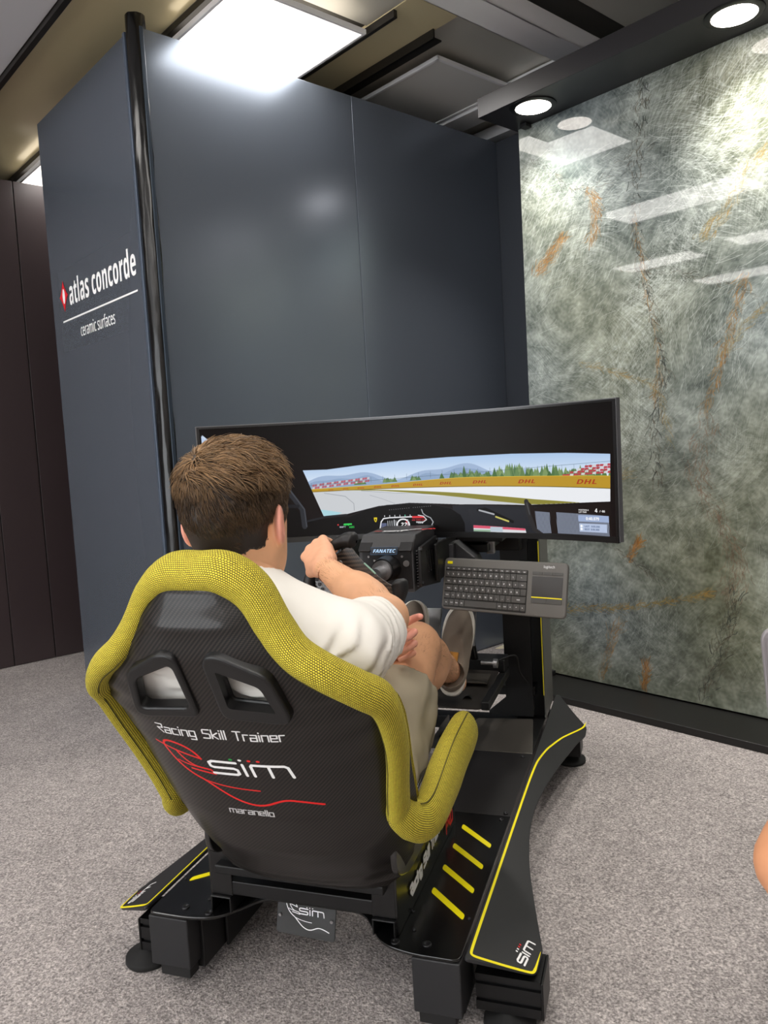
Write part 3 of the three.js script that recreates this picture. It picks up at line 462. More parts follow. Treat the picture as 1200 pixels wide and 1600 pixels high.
function arcBox(u0, u1, y0, y1, r0, r1, n = 64) { // curved bar
  const P = (u) => [arcP(u, y0, r0), arcP(u, y0, r1), arcP(u, y1, r1), arcP(u, y1, r0)], pos = [], uv = []; let A = P(u0);
  const quad = (a, b, c, d) => { for (const p of [a, b, c, a, c, d]) { pos.push(p.x, p.y, p.z); uv.push(0, 0); } };
  quad(A[0], A[3], A[2], A[1]);
  for (let i = 1; i <= n; i++) { const B = P(mix(u0, u1, i / n)); for (let k = 0; k < 4; k++) { const l = (k + 1) % 4; quad(A[k], A[l], B[l], B[k]); } A = B; }
  quad(A[0], A[1], A[2], A[3]);
  const g = new THREE.BufferGeometry(); g.setAttribute('position', new THREE.Float32BufferAttribute(pos, 3)); g.setAttribute('uv', new THREE.Float32BufferAttribute(uv, 2)); g.computeVertexNormals(); return g;
}
const screenC = canvas(2048, 562, (g, W, H) => {
  const X = (u) => (u - .006) / .988 * W, Y = (y) => (1.1765 - y) / .3265 * H, P = (u, y) => [X(u), Y(y)];
  const fill = (pts, c) => { g.fillStyle = c; g.beginPath(); pts.forEach((p, i) => (i ? g.lineTo(...P(...p)) : g.moveTo(...P(...p)))); g.closePath(); g.fill(); };
  const line = (pts, w, c) => { g.strokeStyle = c; g.lineWidth = w; g.lineJoin = g.lineCap = 'round'; g.beginPath(); pts.forEach((p, i) => (i ? g.lineTo(...P(...p)) : g.moveTo(...P(...p)))); g.stroke(); };
  const grad = (y0, y1, a, b) => { const q = g.createLinearGradient(0, Y(y0), 0, Y(y1)); q.addColorStop(0, a); q.addColorStop(1, b); return q; };
  g.fillStyle = '#140e0d'; g.fillRect(0, 0, W, H); g.fillStyle = grad(1.1765, .85, 'rgba(0,0,0,.35)', 'rgba(40,28,24,.15)'); g.fillRect(0, 0, W, H);
  const wind = [[.2417, 1.0434], [.30, 1.042], [.376, 1.0495], [.48, 1.0565], [.595, 1.0605], [.75, 1.0615], [.88, 1.058], [.985, 1.0517], [.9815, .9365], [.86, .929], [.776, .925], [.70, .927], [.62, .928], [.495, .936], [.42, .930], [.36, .915], [.32, .905], [.285, .908]];
  g.save(); g.beginPath(); wind.forEach((p, i) => (i ? g.lineTo(...P(...p)) : g.moveTo(...P(...p)))); g.closePath(); g.clip();
  g.fillStyle = grad(1.062, .99, '#a9c4e6', '#dfeaf6'); g.fillRect(0, 0, W, H);
  const hor = (u) => mix(.993, 1.006, clamp((u - .25) / .34)) - .004 * clamp((u - .6) / .4);
  const hill = []; for (let i = 0; i <= 60; i++) { const u = mix(.24, .8, i / 60); hill.push([u, hor(u) + .020 + .012 * Math.sin(u * 23) + .006 * Math.sin(u * 51)]); } fill([...hill, [.8, .98], [.24, .98]], '#9fb4d2');
  fill([...hill.map(([u, y]) => [u, y - .011 - .003 * Math.sin(u * 90)]), [.8, .98], [.24, .98]], '#8ea5c4');
  for (let i = 0; i < 260; i++) { // tree line
    const u = rr(.36, .985), big = u > .62 ? 1 : .35, c = rnd(), h = (.008 + .022 * rnd() * big) * (.6 + .8 * clamp(nz(u * 14, 1, 0) + .5)), y = hor(u) - .004; if (u < .6 && nz(u * 30, 3, 0) < .05) continue;
    fill([[u - .006, y], [u - .003, y + h * .6], [u, y + h], [u + .003, y + h * .55], [u + .006, y]], `rgb(${70 + 60 * c | 0},${105 + 50 * c | 0},${62 + 40 * c | 0})`);
  }
  for (let i = 0; i < 24; i++) { const u = .262 + i * .0058, y = .987 + i * .0006; for (let k = 0; k < 2; k++) fill([[u, y + k * .0075], [u + .005, y + k * .0075], [u + .0062, y + k * .0075 + .006], [u + .0012, y + k * .0075 + .006]], (i + k) % 3 ? '#b8626e' : '#c9c3c8'); }
  for (let i = 0; i < 16; i++) for (let k = 0; k < 4; k++) { const u = .86 + i * .009, y = .998 + k * .006 + i * .0006; if (i > k * 2) fill([[u, y], [u + .0082, y], [u + .0095, y + .005], [u + .0013, y + .005]], (i * 2 + k) % 3 ? '#b8444c' : '#d3cfcf'); }
  line([[.25, .998], [.45, 1.006], [.7, 1.017], [.985, 1.034]], 1.4, 'rgba(70,90,100,.7)'); for (let i = 0; i < 26; i++) { const u = .26 + i * .029; line([[u, hor(u)], [u, hor(u) + .012 + .02 * (u - .25)]], 1.2, 'rgba(70,85,95,.75)'); }
  fill([[.25, .983], [.59, .978], [.985, .966], [.985, .90], [.28, .90]], '#e9ebef');
  const b0 = [], b1 = []; for (let i = 0; i <= 40; i++) { const t = i / 40, u = mix(.25, .985, t); b0.push([u, mix(.9865, 1.0, Math.min(1, t * 1.9)) + .0065 * sstep(.2, .5, t) - .008 * t]); b1.push([u, mix(.979, .968, t) + .004 * Math.sin(t * 3.1)]); }
  fill([...b0, ...b1.slice().reverse()], '#b8922c'); line(b0, 2, '#e2bd3c'); line(b1, 3, '#6d5a1e');
  g.fillStyle = 'rgba(165,45,32,.85)'; for (const [u, s] of [[.30, 7], [.335, 8], [.37, 10], [.41, 11], [.452, 12], [.505, 14], [.57, 17], [.65, 20], [.76, 24], [.90, 28]]) { const t = (u - .25) / .735, i = Math.round(t * 40), y = (b0[i][1] + b1[i][1]) / 2 - .0005; g.font = 'italic bold ' + s + 'px sans-serif'; g.save(); g.translate(X(u), Y(y) + s * .36); g.scale(1.9, 1); g.fillText('DHL', 0, 0); g.restore(); }
  fill([[.24, .976], [.34, .979], [.42, .972], [.52, .958], [.68, .944], [.8, .925], [.5, .90], [.24, .90]], '#c9ccd0');
  line([[.38, .976], [.46, .966], [.60, .954], [.72, .941]], 2.4, '#8d949b'); line([[.29, .974], [.34, .962], [.36, .94], [.36, .92]], 2.4, 'rgba(120,126,132,.7)'); line([[.40, .962], [.43, .95], [.46, .935]], 2, 'rgba(120,126,132,.5)');
  fill([[.33, .980], [.40, .9785], [.52, .969], [.62, .960], [.70, .951], [.80, .940], [.915, .932], [.88, .926], [.78, .927], [.70, .936], [.62, .948], [.52, .962], [.42, .974]], '#8a8438');
  fill([[.26, .93], [.29, .925], [.33, .915], [.30, .90], [.26, .90]], '#a9d3dd');
  g.restore();
  // cockpit
  fill([[.0, .95], [.02, 1.13], [.03, 1.14], [.012, 1.16], [.006, 1.1]], '#c6d4e8'); fill([[.0096, 1.158], [.03, 1.128], [.033, 1.10], [.01, 1.10]], '#b9cbe6'); line([[.045, 1.15], [.07, 1.12]], 5, '#4a4f5c');
  fill([[.0, .96], [.20, .955], [.245, .9], [.33, .902], [.40, .88], [.40, .84], [0, .84]], '#0d0a0a');
  line([[.15, 1.06], [.205, .985], [.235, .93], [.238, .88]], 26, '#2b2c31'); line([[.155, 1.06], [.21, .985], [.24, .93], [.243, .88]], 7, '#43454c'); line([[.16, .945], [.225, .94]], 16, '#1d1e22');
  line([[.245, .895], [.29, .905], [.34, .908]], 10, '#232327');
  fill([[.60, .926], [.70, .924], [.776, .922], [.86, .915], [.86, .84], [.60, .84]], '#25262b'); for (let i = 0; i < 46; i++) line([[.64 + i * .0032, .915], [.645 + i * .0032, .87]], 1, 'rgba(70,72,80,.5)');
  const hump = [[.318, .85], [.322, .878], [.345, .902], [.39, .922], [.44, .9315], [.495, .9335], [.55, .930], [.595, .918], [.618, .90], [.628, .875], [.628, .85]]; fill(hump, '#070606'); line(hump.slice(2, -2), 2, '#2a2a2e');
  line([[.662, .912], [.68, .915], [.72, .893], [.745, .880]], 13, '#111'); line([[.665, .911], [.70, .90]], 8, '#a9abb0'); line([[.705, .893], [.735, .881]], 8, '#c6bf62');
  fill([[.649, .870], [.775, .862], [.7777, .849], [.649, .853]], '#d8d9dd'); fill([[.649, .870], [.775, .862], [.775, .857], [.649, .862]], '#d5566e'); fill([[.69, .866], [.72, .865], [.72, .852], [.69, .853]], '#b7c4cf'); fill([[.649, .858], [.69, .857], [.69, .852], [.649, .853]], '#8fae94');
  for (let i = 0; i < 20; i++) if (i !== 10) { g.fillStyle = '#9a9a9e'; g.fillRect(X(.445 + i * .0053), Y(.9185 + .0004 * i), 3, 3); }
  g.fillStyle = '#e8cf20'; g.beginPath(); g.moveTo(...P(.4065, .897)); g.lineTo(...P(.4145, .897)); g.quadraticCurveTo(...P(.4145, .886), ...P(.4105, .883)); g.quadraticCurveTo(...P(.4065, .886), ...P(.4065, .897)); g.fill(); fill([[.409, .894], [.412, .892], [.411, .886], [.4095, .888]], '#1a1a10');
  line([[.419, .856], [.424, .884], [.430, .893], [.445, .895], [.50, .896]], 6, '#e6e6ea'); fill([[.424, .880], [.437, .880], [.437, .858], [.424, .858]], '#59607e'); for (let i = 0; i < 5; i++) line([[.44 + i * .005, .886], [.44 + i * .005, .858]], 3, '#cfd2d8');
  g.strokeStyle = '#f0f0f2'; g.lineWidth = 7; g.beginPath(); g.ellipse(X(.4775), Y(.873), 31, 29, 0, Math.PI * .75, Math.PI * 2.1); g.stroke(); g.strokeStyle = '#c2262e'; g.beginPath(); g.ellipse(X(.4775), Y(.873), 24, 23, 0, -.8, 1.2); g.stroke();
  g.fillStyle = '#fff'; g.font = 'italic bold 30px sans-serif'; g.textAlign = 'center'; g.fillText('22', X(.4775), Y(.8675)); g.font = 'bold 17px sans-serif'; g.fillText('87', X(.478), Y(.853)); g.textAlign = 'left';
  for (const a of [.456, .489]) line([[a, .888], [a, .852]], 5, '#b9bbc0');
  g.fillStyle = '#d93a40'; g.fillRect(X(.50), Y(.898), 62, 11); g.font = 'bold 11px sans-serif'; g.fillText('KM TIME LAPS', X(.499), Y(.884)); g.fillStyle = '#e9e9ee'; g.font = 'bold 15px sans-serif'; g.fillText('-15.0', X(.51), Y(.876)); g.font = 'bold 9px sans-serif'; g.fillText('LAPTIME', X(.517), Y(.864)); g.font = 'bold 14px sans-serif'; g.fillText('0:40.079', X(.508), Y(.856)); g.font = 'bold 9px sans-serif'; g.fillText('TOTAL 0:00:40', X(.502), Y(.8505)); g.fillText('RACE 22 FUEL 87', X(.418), Y(.8515));
  for (let i = 0; i < 6; i++) { g.fillStyle = i === 4 ? '#6fd0b0' : '#d4d4d8'; g.fillRect(X(.432 + .0125 * i), Y(.9025), 4, 9); }
  line([[.524, .916], [.527, .905], [.534, .898], [.545, .892], [.551, .88], [.545, .866], [.53, .861]], 5, '#a6a8ad'); line([[.515, .90], [.528, .897], [.535, .887], [.526, .880], [.51, .881]], 4.5, '#dcdce0');
  g.fillStyle = '#38d05a'; g.font = 'bold 15px sans-serif'; g.fillText('TC 4', X(.331), Y(.8755)); g.fillText('ABS', X(.345), Y(.869)); g.fillRect(X(.333), Y(.883), 40, 8); g.fillStyle = '#dde'; g.font = 'bold 10px sans-serif'; g.fillText('MAP 1', X(.322), Y(.8705)); fill([[.317, .882], [.3205, .882], [.3205, .878], [.317, .878]], '#d03a3a');
  // right pillar, louvred openings and read-out
  fill([[.776, .936], [.784, .935], [.80, .918], [.9815, .934], [.9835, .84], [.82, .84], [.80, .86]], '#1d1513'); line([[.780, .934], [.785, .90], [.797, .862], [.81, .852]], 22, '#2d2b2c'); line([[.781, .93], [.787, .90]], 5, '#4a4a4c');
  const louvre = (pts) => { g.save(); g.beginPath(); pts.forEach((p, i) => (i ? g.lineTo(...P(...p)) : g.moveTo(...P(...p)))); g.closePath(); g.clip(); g.fillStyle = '#3a3f4c'; g.fillRect(0, 0, W, H); g.strokeStyle = '#aab2c4'; g.lineWidth = 2.6; for (let x = 1560; x < 2060; x += 6.4) { g.beginPath(); g.moveTo(x, Y(.92)); g.lineTo(x + 16, H); g.stroke(); } g.restore(); };
  louvre([[.800, .909], [.835, .906], [.838, .852], [.818, .851], [.804, .862]]); louvre([[.851, .907], [.957, .902], [.976, .900], [.978, .851], [.853, .852]]);
  g.fillStyle = 'rgba(175,195,235,.75)'; g.fillRect(X(.904), Y(.901), X(.977) - X(.904), 28); g.fillStyle = 'rgba(200,215,245,.8)'; g.fillRect(X(.906), Y(.880), X(.972) - X(.906), 36);
  g.fillStyle = '#fff'; g.font = 'bold 17px sans-serif'; g.fillText('0:40.079', X(.922), Y(.889)); g.font = 'bold 24px sans-serif'; g.fillText('4', X(.944), Y(.9085)); g.font = 'bold 13px sans-serif'; g.fillText('/ -86', X(.955), Y(.909)); g.font = 'bold 9px sans-serif'; g.fillText('POSITION 4', X(.905), Y(.912)); g.fillText('LAP TIME', X(.905), Y(.9065));
  g.fillStyle = '#5a6a88'; g.font = 'bold 11px sans-serif'; g.fillText('LAST   0:00.000', X(.918), Y(.871)); g.fillText('BEST  0:00.000', X(.918), Y(.8635)); g.fillStyle = '#fff'; for (const y of [.8735, .866]) { g.beginPath(); g.arc(X(.911), Y(y), 5.5, 0, 7); g.fill(); }
});
{
  const t = thing('curved_monitor', 'wide curved screen showing a race track seen from a car cockpit', 'monitor', [CX, 0.838, -2.1]), S = (g) => g.translate(-CX, -0.838, 2.1);
  const scr = tex(screenC, { rep: false });
  part(t, 'screen', S(arcBand(.006, .994, .850, 1.1765, -.001)), MP({ color: 0x020202, roughness: 0.4, specularIntensity: .25, emissive: 0xffffff, emissiveMap: scr, emissiveIntensity: 0.62 }));
  part(t, 'housing', S(arcBox(0, 1, .838, 1.182, .004, .014)), M({ color: 0x1a1a1c, roughness: .4 }));
  part(t, 'bezel', S(merge([arcBox(0, 1, .836, .851, -.005, .004), arcBox(0, 1, 1.1765, 1.182, -.003, .004), arcBox(0, .006, .85, 1.178, -.003, .004, 2), arcBox(.994, 1, .85, 1.178, -.003, .004, 2)])), MP({ color: 0x0c0c0d, roughness: .28, clearcoat: .4, clearcoatRoughness: .2 }));
  part(t, 'rim_trim', S(merge([arcBox(0, 1, 1.182, 1.1845, .0, .014), arcBox(1, 1.0018, .838, 1.1845, .0, .014, 1), arcBox(-.0018, 0, .838, 1.1845, .0, .014, 1)])), M({ color: 0x6a6a6c, roughness: .4, metalness: .5 }));
  part(t, 'rear_shell', S(merge([arcBox(.04, .96, .85, 1.17, .014, .034), arcBox(.2, .8, .88, 1.14, .034, .07)])), M({ color: 0x202022, roughness: .5 }));
}
// ------------------------------------------------------------------ wheel base (motor) with its side plates
{
  const t = thing('wheel_base', 'black steering motor housing with small blue display below the screen', 'steering motor', [CX, 0.725, -2.0]), S = (g) => g.translate(-CX, -0.725, 2.0);
  const prof = ext(new THREE.Shape([[1.9, .725], [2.12, .725], [2.12, .873], [1.935, .87], [1.9, .842]].map(([a, b]) => new THREE.Vector2(a, b))), .146, .003).rotateY(Math.PI / 2); // shape x -> -z
  const body = part(t, 'motor_housing', S(prof.translate(CX - .078, 0, 0)), M({ color: 0x3b3b3d, roughness: .45 }));
  part(t, 'front_plate', S(merge([span(-.708, -.576, .735, .838, -1.90, -1.896, .002), at(rbox(.034, .03, .006, .002), -.700, .842, -1.903, -.8, 0, 0), at(rbox(.034, .03, .006, .002), -.590, .842, -1.903, -.8, 0, 0)])), M({ color: 0x151517, roughness: .38 }));
  const [dg, dm] = film(.072, .02, 4000, (g, w, h) => { g.fillStyle = '#0a1420'; g.fillRect(0, 0, w, h); g.strokeStyle = '#33506e'; g.lineWidth = 3; g.strokeRect(1, 1, w - 2, h - 2); g.fillStyle = '#9fc0e0'; g.font = 'italic bold ' + (h * .62 | 0) + 'px sans-serif'; const m = g.measureText('FANATEC').width; g.save(); g.translate(w * .08, h * .72); g.scale(w * .84 / m, 1); g.fillText('FANATEC', 0, 0); g.restore(); });
  part(t, 'display', S(at(dg, -.648, .833, -1.8945, -.25, 0, 0)), M({ map: dm.map, roughness: .2, emissive: 0xffffff, emissiveMap: dm.map, emissiveIntensity: .35 }));
  const [ng, nm] = film(.08, .012, 5000, (g, w, h) => { squareText(g, 'Racing Skill Trainer', w * .03, h * .2, w / 16, h * .06, '#ddd'); });
  part(t, 'lettering', S(at(ng, -.640, .806, -1.8952)), nm); 
  for (const [x, y] of [[-.69, .818], [-.60, .818]]) part(t, 'lug', S(at(cyl(.003, .003, .003, 10).rotateX(Math.PI / 2), x, y, -1.895)), steel);
  const [t2, m2] = film(.10, .045, 3000, (g, w, h) => { g.fillStyle = '#c32a2a'; g.font = 'bold ' + (h * .6 | 0) + 'px sans-serif'; g.fillRect(w * .06, h * .25, w * .2, h * .14); g.fillRect(w * .06, h * .48, w * .18, h * .1); simWord(g, w * .32, h * .25, h * .42, h * .12, '#eee'); });
  part(body, 'top_logo', S(at(t2.rotateX(-Math.PI / 2), -.655, .8745, -1.975)), m2);
  const [t3, m3] = film(.13, .05, 3000, (g, w, h) => { squareText(g, 'Racing Skill Trainer', w * .01, h * .12, w / 16.3, h * .075, '#f0f0f0', .15); squareText(g, 'PRO', w * .68, h * .52, h * .3, h * .09, '#e02222', .15); });
  part(body, 'top_lettering', S(at(t3.rotateX(-Math.PI / 2).rotateY(.62), -.596, .8748, -1.99)), m3);
  for (let i = 0; i < 13; i++) part(t, 'cooling_fin', S(span(-.566, -.5615, .738 + i * .0075, .7415 + i * .0075, -1.955, -1.905, .001)), M({ color: 0x2a2a2c, roughness: .4 }));
  const vent = ext((() => { const s = roundShape([[1.905, .738, .008], [2.10, .715, .008], [2.08, .85, .008], [1.91, .838, .008]]); for (let i = 0; i < 3; i++) { const x = 1.975 + i * .024; s.holes.push(new THREE.Path(roundShape([[x, .765, .003], [x + .009, .763, .003], [x - .006, .822, .003], [x - .015, .824, .003]]).getPoints(4))); } return s; })(), .008, .0015).rotateY(Math.PI / 2);
  const vp = part(t, 'vent_plate', S(vent.translate(-.562, 0, 0)), M({ color: 0x19191b, roughness: .42 }), 'side plate with three slanted vents');
  for (const [y, z] of [[.832, -1.915], [.745, -1.915], [.728, -2.085], [.838, -2.07]]) part(vp, 'bolt', S(at(cyl(.005, .005, .004, 12).rotateZ(Math.PI / 2), -.5525, y, z)), boltM);
  part(t, 'arm_block', S(merge([span(-.587, -.523, .725, .818, -2.25, -2.13, .004), at(ext(new THREE.Shape([[-.526, .725], [-.45, .725], [-.47, .775], [-.526, .819]].map((p) => new THREE.Vector2(...p))), .08, .003), 0, 0, -2.24)])), M({ color: 0x2d2d30, roughness: .45 }));
  part(t, 'shaft', S(at(cyl(.03, .034, .05, 28).rotateX(Math.PI / 2), -.638, .79, -1.872)), blackSatin);
  const ring = part(t, 'quick_release', S(merge([at(cyl(.026, .026, .012, 28).rotateX(Math.PI / 2), -.638, .79, -1.842), at(cyl(.016, .016, .05, 24).rotateX(Math.PI / 2), -.638, .788, -1.815)])), steel, 'silver quick release collar');
  part(t, 'port', S(at(cyl(.008, .008, .006, 18).rotateX(Math.PI / 2), -.589, .80, -1.895)), steel);
}
// ------------------------------------------------------------------ steering wheel, turned
const WHEEL = new THREE.Matrix4().makeTranslation(-.658, .776, -1.705).multiply(new THREE.Matrix4().makeRotationX(-14 * D)).multiply(new THREE.Matrix4().makeRotationZ(-41 * D)).multiply(new THREE.Matrix4().makeScale(.77, .77, .85));
{
  const t = thing('steering_wheel', 'black open racing steering wheel with carbon face and ringed buttons, turned', 'steering wheel', [0, 0, 0]);
  WHEEL.decompose(t.position, t.quaternion, t.scale);
  const sh = new THREE.Shape(); sh.moveTo(-.098, .084); sh.bezierCurveTo(-.07, .076, -.03, .072, 0, .072); sh.bezierCurveTo(.03, .072, .07, .076, .098, .084); sh.lineTo(.118, .02); sh.lineTo(.13, -.05); sh.quadraticCurveTo(.128, -.085, .10, -.088); sh.bezierCurveTo(.06, -.088, .05, -.10, 0, -.10); sh.bezierCurveTo(-.05, -.10, -.06, -.088, -.10, -.088); sh.quadraticCurveTo(-.128, -.085, -.13, -.05); sh.lineTo(-.118, .02); sh.closePath();
  const wc = canvas(256, 256, (g, w) => { for (let j = 0; j < 16; j++) for (let i = 0; i < 16; i++) { g.fillStyle = (i + j) % 4 < 2 ? '#0e0e0e' : '#453b33'; g.fillRect(i * 16, j * 16, 16, 16); } });
  part(t, 'wheel_plate', ext(sh, .006, .0015), MP({ map: tex(wc, { rx: 14, ry: 14 }), roughness: .3, clearcoat: .7, clearcoatRoughness: .1 }), 'carbon face plate');
  part(t, 'hub', merge([at(cyl(.034, .04, .03, 28).rotateX(Math.PI / 2), 0, 0, -.016), at(cyl(.024, .024, .10, 24).rotateX(Math.PI / 2), .0, .006, -.058)]), blackMatt);
  const gm = M({ color: 0x141415, roughness: .5 });
  for (const s of [-1, 1]) {
    const pts = smooth([[.088, .105, .006], [.112, .092, .006], [.134, .055, .004], [.142, .01, .002], [.140, -.035, .002], [.130, -.075, .004], [.108, -.104, .006], [.092, -.108, .006]].map(([a, b, c]) => V(a * s, b, c)), 60);
    const r = table([[0, .005], [.03, .020], [.08, .0265], [.16, .024], [.25, .019], [.35, .0165], [.6, .0165], [.8, .020], [.92, .0255], [.97, .019], [1, .005]]);
    part(t, 'grip', sweep(pts, (k) => [r(k), r(k) * 1.08], V(0, 0, 1), 20), gm);
    part(t, 'shift_paddle', ext(roundShape([[.05 * s, .03, .006], [.115 * s, .045, .01], [.118 * s, -.03, .01], [.05 * s, -.01, .006]]), .004, .001).translate(0, 0, -.03), blackSatin);
    for (const [x, y] of [[.108, -.066], [.091, -.071], [.074, -.076], [.05, -.004], [.085, .02]]) {
      part(t, 'button_ring', at(new THREE.TorusGeometry(.0075, .0012, 8, 28), x * s, y, .0065), steel); part(t, 'button', at(cyl(.0062, .0062, .005, 20).rotateX(Math.PI / 2), x * s, y, .0075), blackMatt);
    }
  }
  part(t, 'led_strip', at(rbox(.05, .005, .004, .0015), 0, .0725, .006), M({ color: 0x8fb7a4, roughness: .3 }));
}
// ------------------------------------------------------------------ keyboard on its holder
{
  const t = thing('keyboard', 'dark grey wireless keyboard with touchpad and a yellow key, propped beside the wheel', 'keyboard', [-.37, .718, -2.015]);
  t.rotation.set(-13.6 * D, -15.8 * D, -0.4 * D, 'YXZ');
  const kd = M({ color: 0x62605c, roughness: .5 });
  const base = part(t, 'case', ext(roundShape([[-.177, -.07, .014], [.177, -.07, .014], [.177, .07, .014], [-.177, .07, .014]]), .013, .004, 3).translate(0, 0, -.013), kd);
  part(t, 'key_well', ext(roundShape([[-.170, -.063, .004], [.0715, -.063, .004], [.0715, .047, .004], [-.170, .047, .004]]), .0008, .0003).translate(0, 0, .0), M({ color: 0x242423, roughness: .6 }));
  const km = M({ color: 0x4c4b49, roughness: .5 }), cache = {}, rows = [
    [.0415, .0075, Array(15).fill(1), ['Esc', 'F1', 'F2', 'F3', 'F4', 'F5', 'F6', 'F7', 'F8', 'F9', 'F10', 'F11', 'F12', 'Ins', 'Del']],
    [.0265, .0165, [...Array(13).fill(1), 1.9], [...'\\1234567890\'ì', '<-']], [.0075, .0165, [1.35, ...Array(12).fill(1), 1.4], ['Tab', ...'QWERTYUIOPè+', 'Inv']],
    [-.0115, .0165, [1.6, ...Array(12).fill(1), 1.05], ['Caps', ...'ASDFGHJKLòàù', '']], [-.0305, .0165, [1.2, ...Array(11).fill(1), 2.5], ['Shift', ...'<ZXCVBNM,.-', 'Shift']], [-.0505, .0165, [1.1, 1, 1, 1, 6.2, 1, 1, 1, 1.2, 1], ['Fn', 'Ctrl', 'Win', 'Alt', '', 'Alt', 'Ctrl', '<', '^', '>']]];
  const legends = [];
  for (const [y, h, ws, ls] of rows) {
    const tot = ws.reduce((a, b) => a + b, 0), k = .2395 / tot; let x = -.1690;
    ws.forEach((w, i) => { const ww = w * k - .0013, key = ww.toFixed(4) + h; cache[key] ??= ext(roundShape([[-ww / 2, -h / 2, .0015], [ww / 2, -h / 2, .0015], [ww / 2, h / 2, .0015], [-ww / 2, h / 2, .0015]]), .0022, .0006, 1); const m = part(t, 'key', cache[key], km); m.position.set(x + w * k / 2, y, .0006); legends.push([x + w * k / 2, y, ls[i] ?? '', h]); x += w * k; });
  }
  const [lg, lm] = film(.244, .112, 4200, (g, w, h) => { g.fillStyle = '#d9d9d9'; g.textAlign = 'center'; g.textBaseline = 'middle'; for (const [x, y, s, kh] of legends) { g.font = 'bold ' + (s.length > 1 ? (kh < .01 ? 15 : 17) : 27) + 'px sans-serif'; g.fillText(s, (x + .171) / .244 * w, (.049 - y) / .112 * h); } });
  part(t, 'key_legends', lg.translate(-.171 + .122, .049 - .056, .0031), lm);
  part(t, 'touchpad', ext(roundShape([[.084, -.018, .002], [.166, -.018, .002], [.166, .033, .002], [.084, .033, .002]]), .0012, .0004).translate(0, 0, -.0003), M({ color: 0x393837, roughness: .35 }));
  for (let i = 0; i < 3; i++) part(t, 'media_key', ext(roundShape([[.084 + i * .0277, .037, .001], [.1107 + i * .0277, .037, .001], [.1107 + i * .0277, .0445, .001], [.084 + i * .0277, .0445, .001]]), .0016, .0004).translate(0, 0, 0), km);
  for (let i = 0; i < 2; i++) part(t, 'click_key', ext(roundShape([[.084 + i * .0413, -.035, .002], [.1247 + i * .0413, -.035, .002], [.1247 + i * .0413, -.0225, .002], [.084 + i * .0413, -.0225, .002]]), .0016, .0004), km);
  part(t, 'yellow_strip', at(rbox(.082, .0026, .0014, .0005), .125, -.0205, .0006), yellowM, 'yellow line under the touchpad');
  part(t, 'yellow_key', at(rbox(.0155, .0075, .003, .0012), -.1585, .057, .0006), yellowM, 'small yellow key');
  const [bg, bm] = film(.036, .011, 6000, (g, w, h) => { g.fillStyle = '#e8e8e8'; g.font = (h * .8 | 0) + 'px sans-serif'; g.textAlign = 'center'; g.fillText('logitech', w / 2, h * .72); });
  part(t, 'maker_print', bg.translate(.128, .057, .0008), bm);
  const u = thing('keyboard_holder', 'black bent metal holder carrying the keyboard from the upright', 'keyboard holder', [-.4, .62, -2.3]), U = (g) => g.translate(.4, -.62, 2.3);
  const pl = at(rbox(.24, .10, .004, .002), 0, 0, -.0175); pl.applyMatrix4(new THREE.Matrix4().makeRotationFromEuler(new THREE.Euler(-13.6 * D, -15.8 * D, -.4 * D, 'YXZ'))); pl.translate(-.37, .718, -2.015);
  part(u, 'back_plate', U(pl), frameM); part(u, 'arm', U(merge([span(-.44, -.41, .66, .70, -2.59, -2.04, .004)])), frameM);
}
// ------------------------------------------------------------------ pedals
{
  const t = thing('pedal_set', 'raised black pedal deck with metal heel plate under the shoes', 'pedals', [CX, 0.15, -2.35]), S = (g) => g.translate(-CX, -0.15, 2.35);
  const hp = at(flat(ext(roundShape([[-.19, -.14, .02], [.175, -.14, .02], [.175, .14, .012], [-.19, .14, .012]]), .005, .0015)), 0, 0, 0, 6 * D, 0, 0).translate(CX, .352, -2.285);
  part(t, 'heel_plate', S(hp), M({ color: 0x3a3632, metalness: .6, roughness: .38 }));
  part(t, 'heel_rest', S(at(rbox(.12, .006, .07, .002), CX + .10, .372, -2.33, 6 * D, 0, 0)), M({ color: 0x57524a, metalness: .6, roughness: .35 }), 'paler raised heel pad');
  part(t, 'deck_frame', S(merge([span(CX + .17, CX + .195, .335, .36, -2.5, -2.15, .004), span(CX - .205, CX - .18, .335, .36, -2.5, -2.15, .004), span(CX - .2, CX + .19, .36, .40, -2.52, -2.44, .004)])), frameM);
  for (const x of [CX + .12, CX - .12]) part(t, 'strut', S(sweep([V(x, .345, -2.2), V(x, .255, -2.62)], () => [.014, .014], V(1, 0, 0), 10)), frameM);
  for (const [dx, y, z] of [[.09, .50, -2.34], [-.02, .51, -2.34], [-.12, .52, -2.36]]) {
    const p = part(t, 'pedal_arm', S(sweep(smooth([V(CX + dx, .37, -2.47), V(CX + dx, .45, -2.42), V(CX + dx, y, z - .03)], 12), () => [.011, .014], V(1, 0, 0), 10)), blackSatin);
    part(p, 'pedal_pad', S(at(rbox(.06, .11, .008, .004), CX + dx, y + .02, z - .02, -28 * D, 0, 0)), M({ color: 0x8b8b8d, metalness: .8, roughness: .35 }));
  }
  part(t, 'adjuster', S(at(merge([cyl(.014, .014, .012, 20).rotateZ(Math.PI / 2), at(cyl(.006, .006, .05, 12).rotateZ(Math.PI / 2), -.02, 0, 0)]), CX + .185, .425, -2.32)), steel, 'round steel adjuster');
  part(t, 'cable', S(new THREE.TubeGeometry(new THREE.CatmullRomCurve3([V(CX + .17, .40, -2.44), V(CX + .215, .40, -2.5), V(CX + .22, .33, -2.55), V(CX + .26, .25, -2.6)]), 30, .003, 8)), rubber);
}
